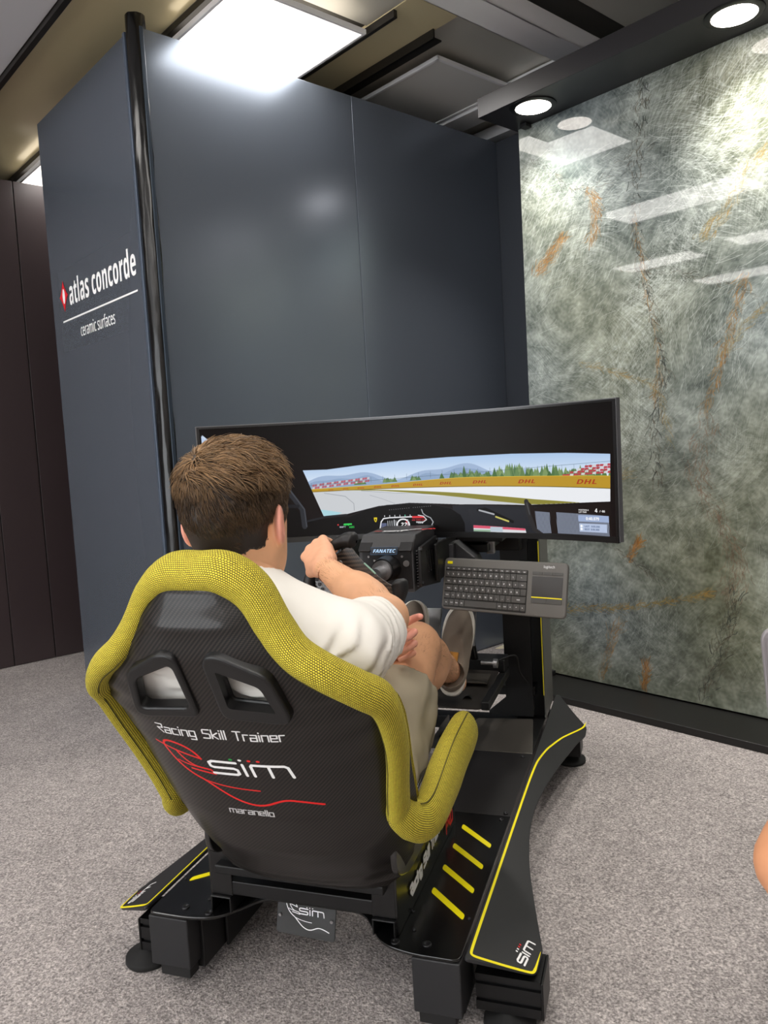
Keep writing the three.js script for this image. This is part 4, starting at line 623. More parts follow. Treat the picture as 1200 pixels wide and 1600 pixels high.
// ------------------------------------------------------------------ bodies from distance fields
const cone = (p, a, b, ra, rb) => { // distance to a tapered capsule
  const bx = b[0] - a[0], by = b[1] - a[1], bz = b[2] - a[2], px = p[0] - a[0], py = p[1] - a[1], pz = p[2] - a[2], t = clamp((px * bx + py * by + pz * bz) / (bx * bx + by * by + bz * bz));
  return Math.hypot(px - bx * t, py - by * t, pz - bz * t) - mix(ra, rb, t);
};
const ell = (p, c, r) => { const x = (p[0] - c[0]) / r[0], y = (p[1] - c[1]) / r[1], z = (p[2] - c[2]) / r[2], k = Math.hypot(x, y, z), m = Math.hypot(x / r[0], y / r[1], z / r[2]) || 1; return k * (k - 1) / m; };
const smin = (a, b, k) => { const h = Math.max(k - Math.abs(a - b), 0) / k; return Math.min(a, b) - h * h * k * .25; };
function nets(f, lo, hi, h, colour) { // surface nets over a box
  const n = [0, 1, 2].map((k) => Math.ceil((hi[k] - lo[k]) / h) + 1), [nx, ny, nz_] = n, F = new Float32Array(nx * ny * nz_), at_ = (i, j, k) => (k * ny + j) * nx + i, p = [0, 0, 0];
  for (let k = 0; k < nz_; k++) for (let j = 0; j < ny; j++) for (let i = 0; i < nx; i++) { p[0] = lo[0] + i * h; p[1] = lo[1] + j * h; p[2] = lo[2] + k * h; F[at_(i, j, k)] = f(p); }
  const id = new Int32Array(F.length).fill(-1), pos = [], idx = [], o = [0, 1, nx, nx + 1, nx * ny, nx * ny + 1, nx * ny + nx, nx * ny + nx + 1], E = [[0, 1], [2, 3], [4, 5], [6, 7], [0, 2], [1, 3], [4, 6], [5, 7], [0, 4], [1, 5], [2, 6], [3, 7]];
  for (let k = 0; k < nz_ - 1; k++) for (let j = 0; j < ny - 1; j++) for (let i = 0; i < nx - 1; i++) {
    const b = at_(i, j, k); let inn = 0; for (const q of o) if (F[b + q] < 0) inn++; if (!inn || inn === 8) continue;
    let x = 0, y = 0, z = 0, c = 0;
    for (const [u, v] of E) { const a = F[b + o[u]], d = F[b + o[v]]; if ((a < 0) === (d < 0)) continue; const t = a / (a - d); x += mix(u & 1, v & 1, t); y += mix((u >> 1) & 1, (v >> 1) & 1, t); z += mix((u >> 2) & 1, (v >> 2) & 1, t); c++; }
    id[b] = pos.length / 3; pos.push(lo[0] + (i + x / c) * h, lo[1] + (j + y / c) * h, lo[2] + (k + z / c) * h);
  }
  const s = [1, nx, nx * ny];
  for (let k = 1; k < nz_ - 1; k++) for (let j = 1; j < ny - 1; j++) for (let i = 1; i < nx - 1; i++) {
    const b = at_(i, j, k), a = F[b] < 0;
    for (let d = 0; d < 3; d++) { if (a === F[b + s[d]] < 0) continue; const u = s[(d + 1) % 3], v = s[(d + 2) % 3], q = [id[b], id[b - u], id[b - u - v], id[b - v]]; if (q.some((w) => w < 0)) continue; if (a) idx.push(q[0], q[1], q[2], q[0], q[2], q[3]); else idx.push(q[0], q[2], q[1], q[0], q[3], q[2]); }
  }
  const nor = new Float32Array(pos.length), col = colour ? new Float32Array(pos.length) : null, e = h * .5;
  for (let i = 0; i < pos.length; i += 3) {
    const q = [pos[i], pos[i + 1], pos[i + 2]], g = [0, 1, 2].map((k) => { const a = q.slice(), b = q.slice(); a[k] += e; b[k] -= e; return f(a) - f(b); }), l = Math.hypot(...g) || 1;
    nor[i] = g[0] / l; nor[i + 1] = g[1] / l; nor[i + 2] = g[2] / l; if (col) { const c = colour(q, [nor[i], nor[i + 1], nor[i + 2]]); col[i] = c[0]; col[i + 1] = c[1]; col[i + 2] = c[2]; }
  }
  const G = new THREE.BufferGeometry(); G.setAttribute('position', new THREE.Float32BufferAttribute(pos, 3)); G.setAttribute('normal', new THREE.BufferAttribute(nor, 3)); if (col) G.setAttribute('color', new THREE.BufferAttribute(col, 3)); G.setIndex(idx); return G;
}
function remap(g, m) { // apply a matrix, turning the faces if it mirrors
  g.applyMatrix4(m); if (m.determinant() < 0) { const i = g.index.array; for (let k = 0; k < i.length; k += 3) { const t = i[k + 1]; i[k + 1] = i[k + 2]; i[k + 2] = t; } } return g;
}
const lin = (hex) => new THREE.Color(hex).toArray();
const SKIN = lin(0xe2ad86), PINK = lin(0xe59a88), TAN = lin(0xd09468), LIP = lin(0xb87468);
const c3 = (a, b, t) => [mix(a[0], b[0], t), mix(a[1], b[1], t), mix(a[2], b[2], t)];
const speck = (c, p, k = 1) => { const v = 1 + k * (.07 * nz(p[0] * 30, p[1] * 30, p[2] * 30) + .06 * nz(p[0] * 90, p[1] * 90, p[2] * 90)); return [c[0] * v, c[1] * v, c[2] * v]; };
const skinM = MP({ color: 0xffffff, vertexColors: true, roughness: 0.52, sheen: 0.15, sheenColor: new THREE.Color(.9, .6, .5), sheenRoughness: .5 });
// a hand in its own frame: x along the palm to the fingers, y out of the back, z to the thumb side; wrist at the origin
function handField(curls, thumb) {
  const bones = [], finger = (z, x0, lens, rad, [a, b, c], splay) => {
    let p = [x0, .002, z], ang = 0; const dirOf = (q) => [Math.cos(q) * Math.cos(splay), -Math.sin(q), Math.sin(splay) * Math.cos(q)]; let r = rad;
    [a, b, c].forEach((t, i) => { ang += t * D; const d = dirOf(ang), q = [p[0] + d[0] * lens[i], p[1] + d[1] * lens[i], p[2] + d[2] * lens[i]]; bones.push([p, q, r, r - .0009]); p = q; r -= .0009; });
  };
  finger(.031, .090, [.042, .025, .020], .0096, curls[0], .10); finger(.010, .095, [.046, .029, .021], .0098, curls[1], .02); finger(-.0115, .091, [.042, .027, .020], .0093, curls[2], -.05); finger(-.031, .083, [.033, .020, .018], .0083, curls[3], -.12);
  const palm = [[[.0, 0, .014], [.088, .0, .030], .018, .0125], [[.0, .001, .004], [.092, .001, .010], .019, .0135], [[0, .0, -.008], [.089, 0, -.0115], .018, .0125], [[.004, -.001, -.015], [.080, -.001, -.030], .017, .0115], [[.018, -.010, .020], [.052, -.010, .034], .017, .015], [[.015, -.01, -.016], [.05, -.008, -.024], .015, .013], [[-.05, 0, 0], [.005, 0, 0], .026, .022]];
  const th = thumb.map(([a, b, r0, r1]) => [a, b, r0, r1]);
  return (p) => {
    let d = 1; for (const b of palm) d = smin(d, cone(p, b[0], b[1], b[2], b[3]), .012);
    let f = 1; for (const b of bones) f = Math.min(f, cone(p, b[0], b[1], b[2], b[3])); d = smin(d, f, .006);
    let t = 1; for (const b of th) t = smin(t, cone(p, b[0], b[1], b[2], b[3]), .006); return smin(d, t, .007);
  };
}
const basis = (X, Y, Z, O) => new THREE.Matrix4().makeBasis(X, Y, Z).setPosition(O);
// strands of hair as tapering three-sided slivers
function strands(list) {
  const pos = [], col = [], idx = [];
  for (const { pts, w, c } of list) {
    const n = pts.length, base = pos.length / 3;
    for (let i = 0; i < n; i++) {
      const T = [0, 1, 2].map((k) => pts[Math.min(n - 1, i + 1)][k] - pts[Math.max(0, i - 1)][k]), t = V(...T).normalize(), a = V(t.y, -t.x, .3).cross(t).normalize(), b = V().crossVectors(t, a), r = w * (1 - .85 * i / (n - 1));
      for (let k = 0; k < 3; k++) { const q = k * 2.0944; pos.push(pts[i][0] + (a.x * Math.cos(q) + b.x * Math.sin(q)) * r, pts[i][1] + (a.y * Math.cos(q) + b.y * Math.sin(q)) * r, pts[i][2] + (a.z * Math.cos(q) + b.z * Math.sin(q)) * r); col.push(...c); }
    }
    for (let i = 0; i < n - 1; i++) for (let k = 0; k < 3; k++) { const a = base + i * 3 + k, b = base + i * 3 + (k + 1) % 3; idx.push(a, b, b + 3, a, b + 3, a + 3); }
  }
  const g = new THREE.BufferGeometry(); g.setAttribute('position', new THREE.Float32BufferAttribute(pos, 3)); g.setAttribute('color', new THREE.Float32BufferAttribute(col, 3)); g.setIndex(idx); g.computeVertexNormals(); return g;
}
const hairM = MP({ color: 0xffffff, vertexColors: true, roughness: .48, sheen: .2, sheenColor: new THREE.Color(.5, .35, .2) });
function join(list) { // one continuous body out of its grids
  const g = mergeGeometries(list.map((q) => { for (const k of Object.keys(q.attributes)) if (!['position', 'normal', 'color'].includes(k)) q.deleteAttribute(k); return q; })); return g;
}
// ------------------------------------------------------------------ the driver
{
  const HX = -0.657, HY = .998, HZ = -1.16;                       // head centre
  const shR = [-.464, .778, -1.175], elR = [-.507, .757, -1.475], shL = [-.815, .778, -1.175], elL = [-.79, .57, -1.47];
  const hipR = [-.555, .405, -1.43], knR = [-.557, .602, -1.835], anR = [-.562, .43, -2.19], hipL = [-.725, .405, -1.43], knL = [-.735, .60, -1.85], anL = [-.70, .44, -2.20];
  // right hand closed on the wheel grip, thumb side to the lower left
  const G = V(-.142, .002, 0).applyMatrix4(WHEEL), gripDir = V(0.02, 1, 0).transformDirection(WHEEL), fore = V(G.x - elR[0], G.y - elR[1], G.z - elR[2]).normalize();
  const Z1 = gripDir.clone().negate(), X1 = fore.clone().addScaledVector(Z1, -fore.dot(Z1)).normalize(), Y1 = V().crossVectors(X1, Z1), W1 = G.clone().addScaledVector(X1, -.078).addScaledVector(Y1, .030);
  const fist = handField([[62, 78, 50], [64, 80, 50], [64, 80, 50], [62, 80, 48]], [[[.022, -.008, .026], [.058, -.020, .046], .015, .0125], [[.058, -.020, .046], [.082, -.038, .040], .0115, .0105], [[.082, -.038, .040], [.094, -.052, .026], .0105, .0085]]);
  // left hand at rest on the knee, palm to the driver, forefinger out
  const W2 = V(-.615, .630, -1.70), X2 = V(.90, .36, .20).normalize(), Z2 = V(-.40, .92, .05), Zp2 = Z2.addScaledVector(X2, -Z2.dot(X2)).normalize(), Y2 = V().crossVectors(X2, Zp2).negate();
  const rest = handField([[4, 26, 18], [36, 48, 26], [44, 56, 30], [48, 58, 34]], [[[.02, -.008, .026], [.05, -.02, .05], .014, .012], [[.05, -.02, .05], [.08, -.03, .058], .011, .010], [[.08, -.03, .058], [.10, -.036, .056], .0098, .008]]);
  const wr = W1.clone().addScaledVector(X1, -.012).toArray(), wl = W2.clone().addScaledVector(X2, -.012).toArray();
  const lerp3 = (a, b, t) => [mix(a[0], b[0], t), mix(a[1], b[1], t), mix(a[2], b[2], t)];
  const arms = (p, g = 0) => {
    let d = cone(p, shR, elR, .058 + g, .043 + g); d = smin(d, cone(p, lerp3(shR, elR, .35), lerp3(shR, elR, .7), .05 + g, .045 + g), .03);
    d = smin(d, smin(cone(p, elR, lerp3(elR, wr, .45), .042 + g, .045 + g), cone(p, lerp3(elR, wr, .3), wr, .045 + g, .0265 + g), .02), .018);
    let e = cone(p, shL, elL, .058 + g, .043 + g); e = smin(e, cone(p, elL, wl, .045 + g, .027 + g), .018); return Math.min(d, e);
  };
  const torso = (p, g = 0) => {
    let d = ell(p, [CX, .42, -1.40], [.165 + g, .11 + g, .12 + g]); d = smin(d, ell(p, [CX, .55, -1.29], [.155 + g, .15 + g, .125 + g]), .08); d = smin(d, ell(p, [CX, .69, -1.20], [.17 + g, .15 + g, .125 + g]), .08); d = smin(d, ell(p, [CX, .735, -1.10], [.155 + g, .17 + g, .11 + g]), .06);
    d = smin(d, cone(p, [CX - .15, .782, -1.165], [CX + .15, .782, -1.165], .055 + g, .055 + g), .05); d = smin(d, cone(p, [CX - .01, .86, -1.15], [CX + .10, .80, -1.165], .048 + g, .05 + g), .05); d = smin(d, cone(p, [CX - .01, .86, -1.15], [CX - .11, .80, -1.165], .048 + g, .05 + g), .05); return p[1] > .85 ? d : Math.max(d, (p[1] - .26) * -.454 + (p[2] + 1.35) * .891 - .051 - g * .8);
  };
  const neck = (p) => smin(cone(p, [CX - .005, .80, -1.16], [HX + .004, HY - .06, HZ - .012], .060, .057), cone(p, [CX - .008, .83, -1.13], [HX, HY + .0, HZ + .035], .045, .05), .03);
  const legs = (p, g = 0, upto = 1) => {
    let d = 1;
    for (const [h, k, a] of [[hipR, knR, anR], [hipL, knL, anL]]) {
      d = Math.min(d, smin(smin(cone(p, h, k, .092 + g, .060 + g), cone(p, k, a, .054 + g, .036 + g), .02), upto ? ell(p, [mix(k[0], a[0], .34), mix(k[1], a[1], .34) - .018, mix(k[2], a[2], .34) + .012], [.052, .075, .075]) : 1, .025));
    }
    return d;
  };
  const feet = (p) => Math.min(cone(p, anR, [-.548, .40, -2.19], .034, .03), cone(p, anL, [-.69, .41, -2.2], .034, .03));
  const bodyF = (p) => { let d = smin(torso(p), arms(p), .03); d = smin(d, neck(p), .03); d = smin(d, legs(p), .04); return smin(d, feet(p), .02); };
  const skull = (p) => {
    let d = ell(p, [HX, HY + .025, HZ], [.076, .095, .098]); d = smin(d, ell(p, [HX, HY - .04, HZ - .045], [.064, .085, .062]), .04); d = smin(d, cone(p, [HX - .05, HY - .055, HZ - .012], [HX - .018, HY - .105, HZ - .085], .022, .02), .03); d = smin(d, cone(p, [HX + .05, HY - .055, HZ - .012], [HX + .018, HY - .105, HZ - .085], .022, .02), .03);
    return d;
  };
  const headF = (p) => {
    let d = smin(skull(p), neck(p), .03);
    for (const s of [-1, 1]) { const ex = HX + s * .084; // ears: a shell with a hollow, tilted back
      const q = [p[0] - ex - s * (p[2] - HZ) * .35, p[1] - (HY - .018), p[2] - HZ + .002]; let e = ell(q, [0, 0, 0], [.0085, .034, .0205]); e = Math.max(e, -ell(q, [s * .008, .004, -.002], [.0065, .022, .012])); d = smin(d, e, .012);
      d = Math.max(d, -ell(p, [HX + s * .031, HY - .008, HZ - .112], [.017, .011, .016]) * .8); }
    d = smin(d, cone(p, [HX, HY + .0, HZ - .102], [HX, HY - .038, HZ - .122], .008, .012), .012); d = smin(d, ell(p, [HX, HY - .072, HZ - .103], [.024, .0075, .01]), .006); return d;
  };
  const skinC = (p) => { const red = Math.max(sstep(.07, .088, Math.abs(p[0] - HX)) * sstep(.945, .96, p[1]), 0), t = p[2] < -1.62 && p[1] > .66 ? .25 : .0; return speck(c3(c3(SKIN, TAN, p[2] < -1.35 ? .28 : .1), PINK, Math.max(red * .9, t)), p); };
  const t = thing('person', 'young man with short brown hair in a white t-shirt and khaki shorts, driving', 'person', [CX, .36, -1.45]), S = (g) => g.translate(-CX, -.36, 1.45);
  const hand = (f, m, c) => remap(nets(f, [-.04, -.11, -.06], [.20, .045, .10], .0028, c), m);
  const g1 = nets(bodyF, [-.96, .26, -2.28], [-.38, .93, -1.0], .0085, skinC), g2 = nets(headF, [HX - .12, HY - .13, HZ - .15], [HX + .12, HY + .14, HZ + .12], .0034, skinC);
  const handC = (k) => (q) => speck(c3(c3(SKIN, TAN, .2), PINK, k + .5 * sstep(.10, .16, q[0])), q);
  part(t, 'body', S(join([g1, g2, hand(fist, basis(X1, Y1, Z1, W1), handC(.22)), hand(rest, basis(X2, Y2, Zp2, W2), handC(.5))])), skinM);
  for (const s of [-1, 1]) { const e = part(t, 'eye', S(at(new THREE.SphereGeometry(.0125, 20, 14), HX + s * .031, HY - .008, HZ - .087)), M({ color: 0xe8e4de, roughness: .25 })); part(e, 'iris', S(at(new THREE.SphereGeometry(.0062, 14, 10), HX + s * .031, HY - .008, HZ - .0955)), M({ color: 0x2c1c10, roughness: .2 })); }
  // t-shirt
  const hemR = lerp3(shR, elR, .56), dR = V(elR[0] - shR[0], elR[1] - shR[1], elR[2] - shR[2]).normalize(), hemL = lerp3(shL, elL, .62), dL = V(elL[0] - shL[0], elL[1] - shL[1], elL[2] - shL[2]).normalize();
  const fold = (p) => .0040 * nz(p[0] * 16 + p[1] * 9, p[1] * 12, p[2] * 34) + .0035 * nz(p[0] * 30, p[1] * 14 + p[2] * 20, 7) + .0022 * Math.sin((p[2] * .8 + p[1] * .5 + .02 * nz(p[0] * 20, p[1] * 20, p[2] * 20)) * 210);
  const shirtF = (p) => {
    let d = torso(p, .012);
    let r = smin(cone(p, shR, hemR, .066, .060), ell(p, [-.487, .768, -1.26], [.064, .058, .10]), .03), hr = (p[0] - hemR[0]) * dR.x + (p[1] - hemR[1]) * dR.y + (p[2] - hemR[2]) * dR.z; r = Math.max(r, hr - .006 * nz(p[0] * 20, p[1] * 20, 3)); r = Math.max(r, -Math.max(cone(p, lerp3(shR, elR, .45), lerp3(shR, elR, .95), .053, .053), -hr - .035));
    let l = cone(p, shL, hemL, .070, .066); l = Math.max(l, (p[0] - hemL[0]) * dL.x + (p[1] - hemL[1]) * dL.y + (p[2] - hemL[2]) * dL.z);
    d = smin(d, r, .03); d = smin(d, l, .03); d += fold(p) * sstep(.86, .78, p[1]);
    d = Math.max(d, .40 - p[1]); return Math.max(d, -cone(p, [CX - .006, .845, -1.16], [HX, .99, -1.165], .064, .062));
  };
  const cotton = M({ color: 0xe9e6df, roughness: .9 }), shirt = part(t, 't_shirt', S(nets(shirtF, [-.95, .36, -1.60], [-.36, .93, -.98], .0062)), cotton);
  const collar = []; for (let i = 0; i <= 40; i++) { const a = i / 40 * Math.PI * 2, n = V(.02, .86, .12).normalize(), u = V(1, 0, 0), v = V().crossVectors(n, u).normalize(); collar.push(V(CX - .008, .868, -1.156).addScaledVector(u, Math.cos(a) * .064).addScaledVector(v, Math.sin(a) * .064)); }
  part(shirt, 'collar', S(sweep(collar, () => [.0045, .010], V(0, 1, .1), 8)), cotton);
  // shorts
  const shortsF = (p) => {
    let d = ell(p, [CX, .425, -1.42], [.178, .11, .125]);
    for (const [h, k] of [[hipR, knR], [hipL, knL]]) { const m = lerp3(h, k, .66), dx = V(k[0] - h[0], k[1] - h[1], k[2] - h[2]).normalize(), e = (p[0] - m[0]) * dx.x + (p[1] - m[1]) * dx.y + (p[2] - m[2]) * dx.z; let c = cone(p, h, m, .106, .090); c = Math.max(c, e);  d = smin(d, c, .035); }
    d += .009 * nz(p[0] * 13, p[1] * 11, p[2] * 9) + .007 * nz(p[0] * 22 + p[1] * 18, p[2] * 15, 3) + .0025 * Math.sin((p[1] + .6 * p[2] + .02 * nz(p[0] * 15, p[1] * 15, p[2] * 15)) * 95); return Math.max(d, p[1] - .56 - (p[2] < -1.5 ? 1 : 0));
  };
  const khaki = M({ color: 0x9d947f, roughness: .88 });
  const shorts = part(t, 'shorts', S(nets(shortsF, [-.88, .27, -1.86], [-.42, .72, -1.26], .0068)), khaki);
  part(shorts, 'pocket_seam', S(sweep(smooth([V(-.458, .47, -1.36), V(-.45, .44, -1.42), V(-.452, .40, -1.47)], 16), () => [.002, .002], V(1, 0, 0), 6)), M({ color: 0x5e5748, roughness: .9 }));
  // shoes: x to the toe, y up from the sole, z across
  const upperF = (p) => { let d = smin(ell(p, [.015, .045, 0], [.050, .055, .037]), ell(p, [.115, .030, .0], [.105, .042, .044]), .03); d = smin(d, ell(p, [.055, .055, 0], [.07, .045, .036]), .03); d = Math.max(d, .014 - p[1]); d = Math.max(d, p[1] - .088 + .10 * Math.max(0, p[0] - .03)); return Math.max(d, -cone(p, [.012, .075, 0], [.0, .14, 0], .036, .040)) + .0012 * nz(p[0] * 40, p[1] * 40, p[2] * 40); };
  const upperG = nets(upperF, [-.06, 0, -.06], [.24, .11, .06], .0045), soleS = new THREE.Shape(); soleS.moveTo(-.042, 0); soleS.bezierCurveTo(-.044, .034, -.01, .040, .03, .037); soleS.bezierCurveTo(.07, .036, .10, .048, .15, .049); soleS.bezierCurveTo(.21, .046, .225, .025, .225, -.002); soleS.bezierCurveTo(.224, -.03, .20, -.044, .15, -.046); soleS.bezierCurveTo(.10, -.045, .07, -.036, .03, -.037); soleS.bezierCurveTo(-.01, -.040, -.044, -.034, -.042, 0);
  const soleG = ext(soleS, .030, .005, 3).rotateX(-Math.PI / 2).translate(0, -.006, 0);
  const taupe = M({ color: 0x7f7366, roughness: .85 }), soleM = M({ color: 0xeee9de, roughness: .6 });
  for (const [heel, toe, roll] of [[V(-.560, .375, -2.165), V(-.538, .615, -2.285), .15], [V(-.70, .385, -2.18), V(-.683, .625, -2.30), -.05]]) {
    const X = toe.clone().sub(heel).normalize(), up0 = V(roll, .35, .94), Y = up0.addScaledVector(X, -up0.dot(X)).normalize(), Z = V().crossVectors(X, Y), m = basis(X, Y, Z, heel.clone().addScaledVector(X, .035));
    const sh = part(t, 'shoe', S(upperG.clone().applyMatrix4(m)), taupe); part(sh, 'sole', S(soleG.clone().applyMatrix4(m)), soleM);
    part(sh, 'tongue', S(at(rbox(.034, .004, .03, .002), .055, .092, 0, 0, 0, -.25).applyMatrix4(m)), M({ color: 0xb0782c, roughness: .8 }), 'tan tongue label');
    const lace = []; for (let i = 0; i < 4; i++) lace.push(sweep(smooth([V(.085 + i * .02, .066 - i * .004, -.026), V(.088 + i * .02, .079 - i * .006, 0), V(.085 + i * .02, .066 - i * .004, .026)], 10), () => [.0022, .0028], V(0, 1, 0), 6)); part(sh, 'laces', S(merge(lace).applyMatrix4(m)), M({ color: 0x584d43, roughness: .9 }));
  }
  // hair: a close cap under the strands
  const capF = (p) => {
    const y = p[1] - HY, z = p[2] - HZ, x = p[0] - HX; let d = smin(skull(p), neck(p), .03) - mix(.0012, .008, sstep(-.05, .08, y)) - .005 * sstep(.03, .09, y) * sstep(.0, .06, x) + .003 * sstep(-.04, .03, y) * nz(p[0] * 45, p[1] * 28, p[2] * 45);
    d = Math.max(d, -(y + .062 + .004 * nz(p[0] * 70, 1, p[2] * 70) - .012 * sstep(.03, .06, Math.abs(x))) * .8); const face = z + mix(-.022, .055, sstep(-.045, .0, y)) - .03 * sstep(.03, .09, y); // nothing on the face
    d = Math.max(d, -face - .035 * sstep(.0, .07, y)); const ear = ell(p, [HX + Math.sign(x) * .088, HY - .03, HZ - .01], [.03, .042, .034]); return Math.max(d, -ear * .9);
  };
  const dark = lin(0x1f1610), mid = lin(0x3b2a1d), light = lin(0x9c7a54);
  const hair = part(t, 'hair', S(nets(capF, [HX - .12, HY - .12, HZ - .14], [HX + .13, HY + .17, HZ + .14], .0038, (p) => c3(dark, mid, .4 * sstep(.02, .1, p[1] - HY)))), hairM);
  const list = [], crown = V(-.03, .085, .055).normalize();
  for (let i = 0; i < 17000; i++) {
    const u = rr(-1, 1), a = rr(0, 2 * Math.PI), q = Math.sqrt(1 - u * u), n = V(q * Math.cos(a), u, q * Math.sin(a)); // direction from the head's centre
    let r = .12; const c0 = [HX, HY + .02, HZ]; for (let k = 0; k < 14; k++) { const p = [c0[0] + n.x * r, c0[1] + n.y * r, c0[2] + n.z * r]; r -= capF(p) * .8; } if (Math.abs(capF([c0[0] + n.x * r, c0[1] + n.y * r, c0[2] + n.z * r])) > .002 || r < .05) continue; r -= .002;
    const p = [c0[0] + n.x * r, c0[1] + n.y * r, c0[2] + n.z * r]; 
    const y = p[1] - HY, top = sstep(.03, .085, y), z = p[2] - HZ;
    // flow: away from the crown, down the back, forward and to the right on top
    const away = n.clone().addScaledVector(crown, -n.dot(crown)).normalize(), swirl = V().crossVectors(crown, n); let dir = away.multiplyScalar(.8).addScaledVector(swirl, .35).addScaledVector(V(.75, .05, -.35), top * .9).addScaledVector(V(0, -1, 0), (1 - top) * .9);
    dir.addScaledVector(V(nz(p[0] * 38, p[1] * 38, p[2] * 38), nz(p[0] * 38 + 9, p[1] * 38, p[2] * 38), nz(p[0] * 38, p[1] * 38 + 9, p[2] * 38)), 1.5 * (.3 + top)); dir.addScaledVector(n, -dir.dot(n)).normalize();
    const L = mix(.010, .016, sstep(-.06, .03, y)) + .020 * top * rr(.4, 1.2), lift = mix(.40, .46, top) + .10 * top * sstep(0, .05, p[0] - HX), pts = [], cur = V(...p), m = 6, d = dir.clone().addScaledVector(n, lift).normalize();
    const lump = .003 * rnd() * sstep(-.02, .08, y); cur.addScaledVector(n, lump);
    for (let k = 0; k < m; k++) { pts.push(cur.toArray()); cur.addScaledVector(d, L / (m - 1)); d.addScaledVector(n, -.16).addScaledVector(V(0, -1, 0), .05).addScaledVector(V(rr(-1, 1), rr(-1, 1), rr(-1, 1)), .10).normalize(); }
    const hi = clamp(.25 * rnd() + .85 * top * (rnd() < .5 ? 1 : .3) + .15 * nz(p[0] * 60, p[1] * 60, p[2] * 60)); list.push({ pts, w: rr(.0007, .0014), c: c3(c3(dark, mid, rnd()), light, hi) });
  }
  part(hair, 'strands', S(strands(list)), hairM).userData.kind = 'stuff';
  // fine hair on the forearm and the shin
  const fuzz = []; const limb = (a, b, ra, rb, n, off) => { const A = V(...a), B = V(...b), ax = B.clone().sub(A).normalize(), u = V(.3, 1, .2).cross(ax).normalize(), v = V().crossVectors(ax, u); for (let i = 0; i < n; i++) { const s = rr(.05, .95), q = rr(0, 6.283), nrm = u.clone().multiplyScalar(Math.cos(q)).addScaledVector(v, Math.sin(q)), p = A.clone().lerp(B, s).addScaledVector(nrm, mix(ra, rb, s) - off), d = ax.clone().multiplyScalar(.8).addScaledVector(nrm, .45).addScaledVector(V(rr(-1, 1), rr(-1, 1), rr(-1, 1)), .4).normalize(), L = rr(.008, .016); fuzz.push({ pts: [p.toArray(), p.clone().addScaledVector(d, L * .5).toArray(), p.clone().addScaledVector(d, L).addScaledVector(ax, .002).toArray()], w: .00022, c: lin(0x7a5232) }); } };
  limb(elR, wr, .048, .028, 900, .003); limb(knR, anR, .062, .038, 900, .004); limb(lerp3(hipR, knR, .8), knR, .066, .06, 400, .003);
  part(t, 'body_hair', S(strands(fuzz)), hairM).userData.kind = 'stuff';
}
// ------------------------------------------------------------------ at the right edge: a grey chair and a seated bystander's elbow
{
  const t = thing('chair', 'grey plastic chair seen from behind, its backrest corner at the right edge', 'chair', [.40, 0, -1.72]), C = (g) => g.translate(-.40, 0, 1.72), gm = M({ color: 0x8a8688, roughness: .45 });
  const back = ext(roundShape([[.205, .44, .02], [.178, .745, .03], [.622, .745, .03], [.595, .44, .02]]), .018, .006, 3), p = back.attributes.position;
  for (let i = 0; i < p.count; i++) p.setZ(i, p.getZ(i) - 1.512 - .10 * (1 - Math.pow((p.getX(i) - .4) / .21, 2)) * .4 - (.745 - p.getY(i)) * .12); back.computeVertexNormals();
  part(t, 'backrest', C(back), gm); part(t, 'seat', C(at(rbox(.28, .02, .42, .01, 3), .43, .45, -1.75)), gm);
  for (const [x, z] of [[.32, -1.57], [.55, -1.57], [.32, -1.94], [.55, -1.94]]) part(t, 'leg', C(sweep([V(x, 0, z + (z > -1.7 ? .03 : -.03)), V(x, .445, z)], () => [.011, .011], V(1, 0, 0), 12)), steel);
}
